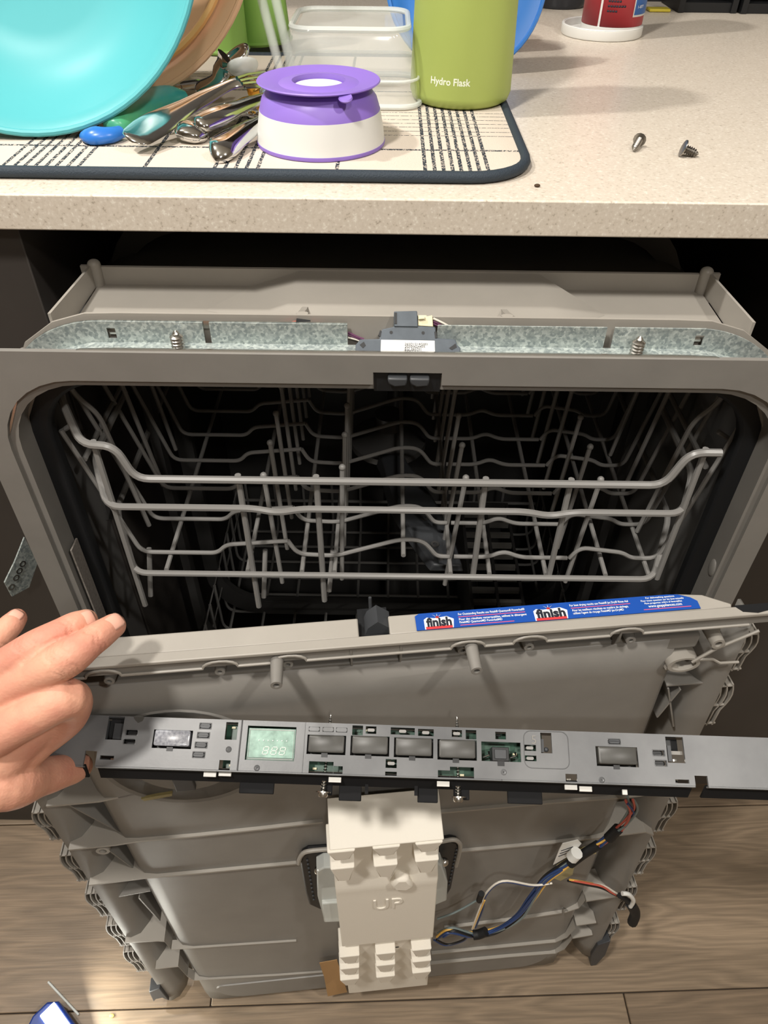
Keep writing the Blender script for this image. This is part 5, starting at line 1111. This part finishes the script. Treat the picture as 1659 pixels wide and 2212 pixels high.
# knuckle wrinkles pressed into the surface across the finger joints
wr = []
for nm, j in (('middle', 2), ('ring', 2), ('little', 2), ('middle', 3), ('ring', 3)):
    p = fing[nm][0]; d = (p[j+1]-p[j-1]).normalized()
    for s in ((-0.0052, -0.0026, 0.0, 0.0026, 0.0052) if j == 2 else (-0.0016, 0.0012)): wr.append((p[j]+d*s, d, fing[nm][1][j]))
for v in hm.vertices:
    for c, d, r in wr:
        q = v.co-c
        if abs(q.x) > 0.02 or abs(q.y) > 0.02 or abs(q.z) > 0.02: continue
        toc = (CAM-c).normalized(); nrm = v.normal
        if nrm.dot(toc) < 0.25: continue
        t = q.dot(d)+0.0012*math.sin(q.dot(d.cross(toc))*700)
        if abs(t) < 0.0012 and q.length < r*1.25: v.co -= nrm*0.0009*(1-abs(t)/0.0012)
hm.materials.clear(); hm.materials.append(M['skin'])
hand = bpy.data.objects.new('hand', hm); COL.objects.link(hand)
tag(hand, 'left hand of a person gripping the left end of the control panel', 'hand')
for p in hm.polygons: p.use_smooth = True
def nail(nm, tipfrac, L, Wd, side=0.0):
    p, r = fing[nm]; tip, prev = p[-1], p[-2]; d = (tip-prev).normalized(); toc = (CAM-tip).normalized(); nn = (toc-d*toc.dot(d)); s = d.cross(nn).normalized(); nn = (nn.normalized()+s*side).normalized(); s = d.cross(nn).normalized()
    c = tip+d*tipfrac; rr = r[-1]*1.04+0.0004; rows = []
    for i_ in range(9):
        t = -1+2*i_/8; y = c+d*(t*L/2); w_ = Wd/2*(1-max(0, abs(t)-0.55)**2*2.2); row = []
        for k in range(9):
            a = (-1+2*k/8)*w_/rr; row.append(tuple(y+s*math.sin(a)*rr+nn*(math.cos(a)*rr-0.0003-0.0022*max(0, t)**2)))
        rows.append(row)
    o = MB().grid(rows).build('fingernail', 'nail', hand); sd = o.modifiers.new('t', 'SOLIDIFY'); sd.thickness = 0.0006; sd.offset = 0
nail('middle', -0.0008, 0.0115, 0.0108, -0.25); nail('ring', -0.001, 0.0105, 0.0100, -0.2); nail('little', -0.001, 0.0095, 0.0088, -0.3)

# ================================================================ blue work light and clear stick on the floor
p = atZ(120, 2214, FZ); q = atZ(172, 2289, FZ); d = Vector((q.x-p.x, q.y-p.y, 0)).normalized()
wf_ = Frame(Vector((p.x, p.y, FZ)), d, Vector((-d.y, d.x, 0)))
wl = thing('work_light', 'blue hand work light with a glowing strip lying on the floor', 'lamp', wf_.M)
bodyp = [(-0.02, -0.012), (-0.012, -0.028), (0.02, -0.034), (0.16, -0.034), (0.16, 0.018), (-0.010, 0.018), (-0.02, 0.008)]
MB().prism(bodyp, 0.001, 0.026).build('lamp_body', mat('blue_lamp_plastic', (40, 66, 140), 0.35), wl, bevel=0.003)
MB().prism([(-0.012, -0.006), (0.15, -0.006), (0.15, 0.014), (-0.012, 0.014)], 0.026, 0.0285).build('light_strip', mat('lit_strip', (255, 255, 248), 0.3, emis=5), wl, bevel=0.001)
ll = bpy.data.lights.new('work_light_beam', 'AREA'); ll.shape = 'RECTANGLE'; ll.size = 0.15; ll.size_y = 0.02; ll.energy = 0.28; ll.color = (1, 0.97, 0.85); lo_ = bpy.data.objects.new('work_light_beam', ll); COL.objects.link(lo_)
_c = wf_.wld(0.06, 0.020, 0.034); lo_.location = _c; lo_.rotation_euler = (Vector((0.10, 0.06, 0.01))).to_track_quat('-Z', 'Y').to_euler()
p = atZ(105, 2122, FZ+0.002); q = atZ(170, 2192, FZ+0.002)
o = MB().tube([(0, 0, 0.0012), tuple(Vector((q.x-p.x, q.y-p.y, 0.0012)))], 0.0012, 8); dv = Vector((q.x-p.x, q.y-p.y, 0)); nring = 40
for k in range(nring): o.ball(dv*(k/nring)+Vector((0, 0, 0.0012)), 0.0017, 4)
o = o.build('beaded_tie', 'frost'); o.location = (p.x, p.y, FZ+0.0006); tag(o, 'thin clear ridged plastic tie lying on the floor by the work light', 'cable tie')
p = atZ(242, 2195, FZ); o = MB().ball((0, 0, 0), 0.0035, 5, (1, 0.7, 0.6)).build('crumb', mat('yellow_crumb', (214, 188, 110), 0.8)); o.location = p+Vector((0, 0, 0.0021)); tag(o, 'small yellow crumb on the floor near the door foot', 'crumb')
p = atZ(380, 2118, FZ+0.004); mb = MB()
for k in range(14): mb.ball((random.uniform(-0.009, 0.009), random.uniform(-0.004, 0.004), 0), random.uniform(0.002, 0.004), 4)
o = mb.build('glue_lump', mat('yellow_glue', (206, 190, 120), 0.6)); o.location = p; tag(o, 'crumbly yellow glue lump under the lower left door corner', 'glue')
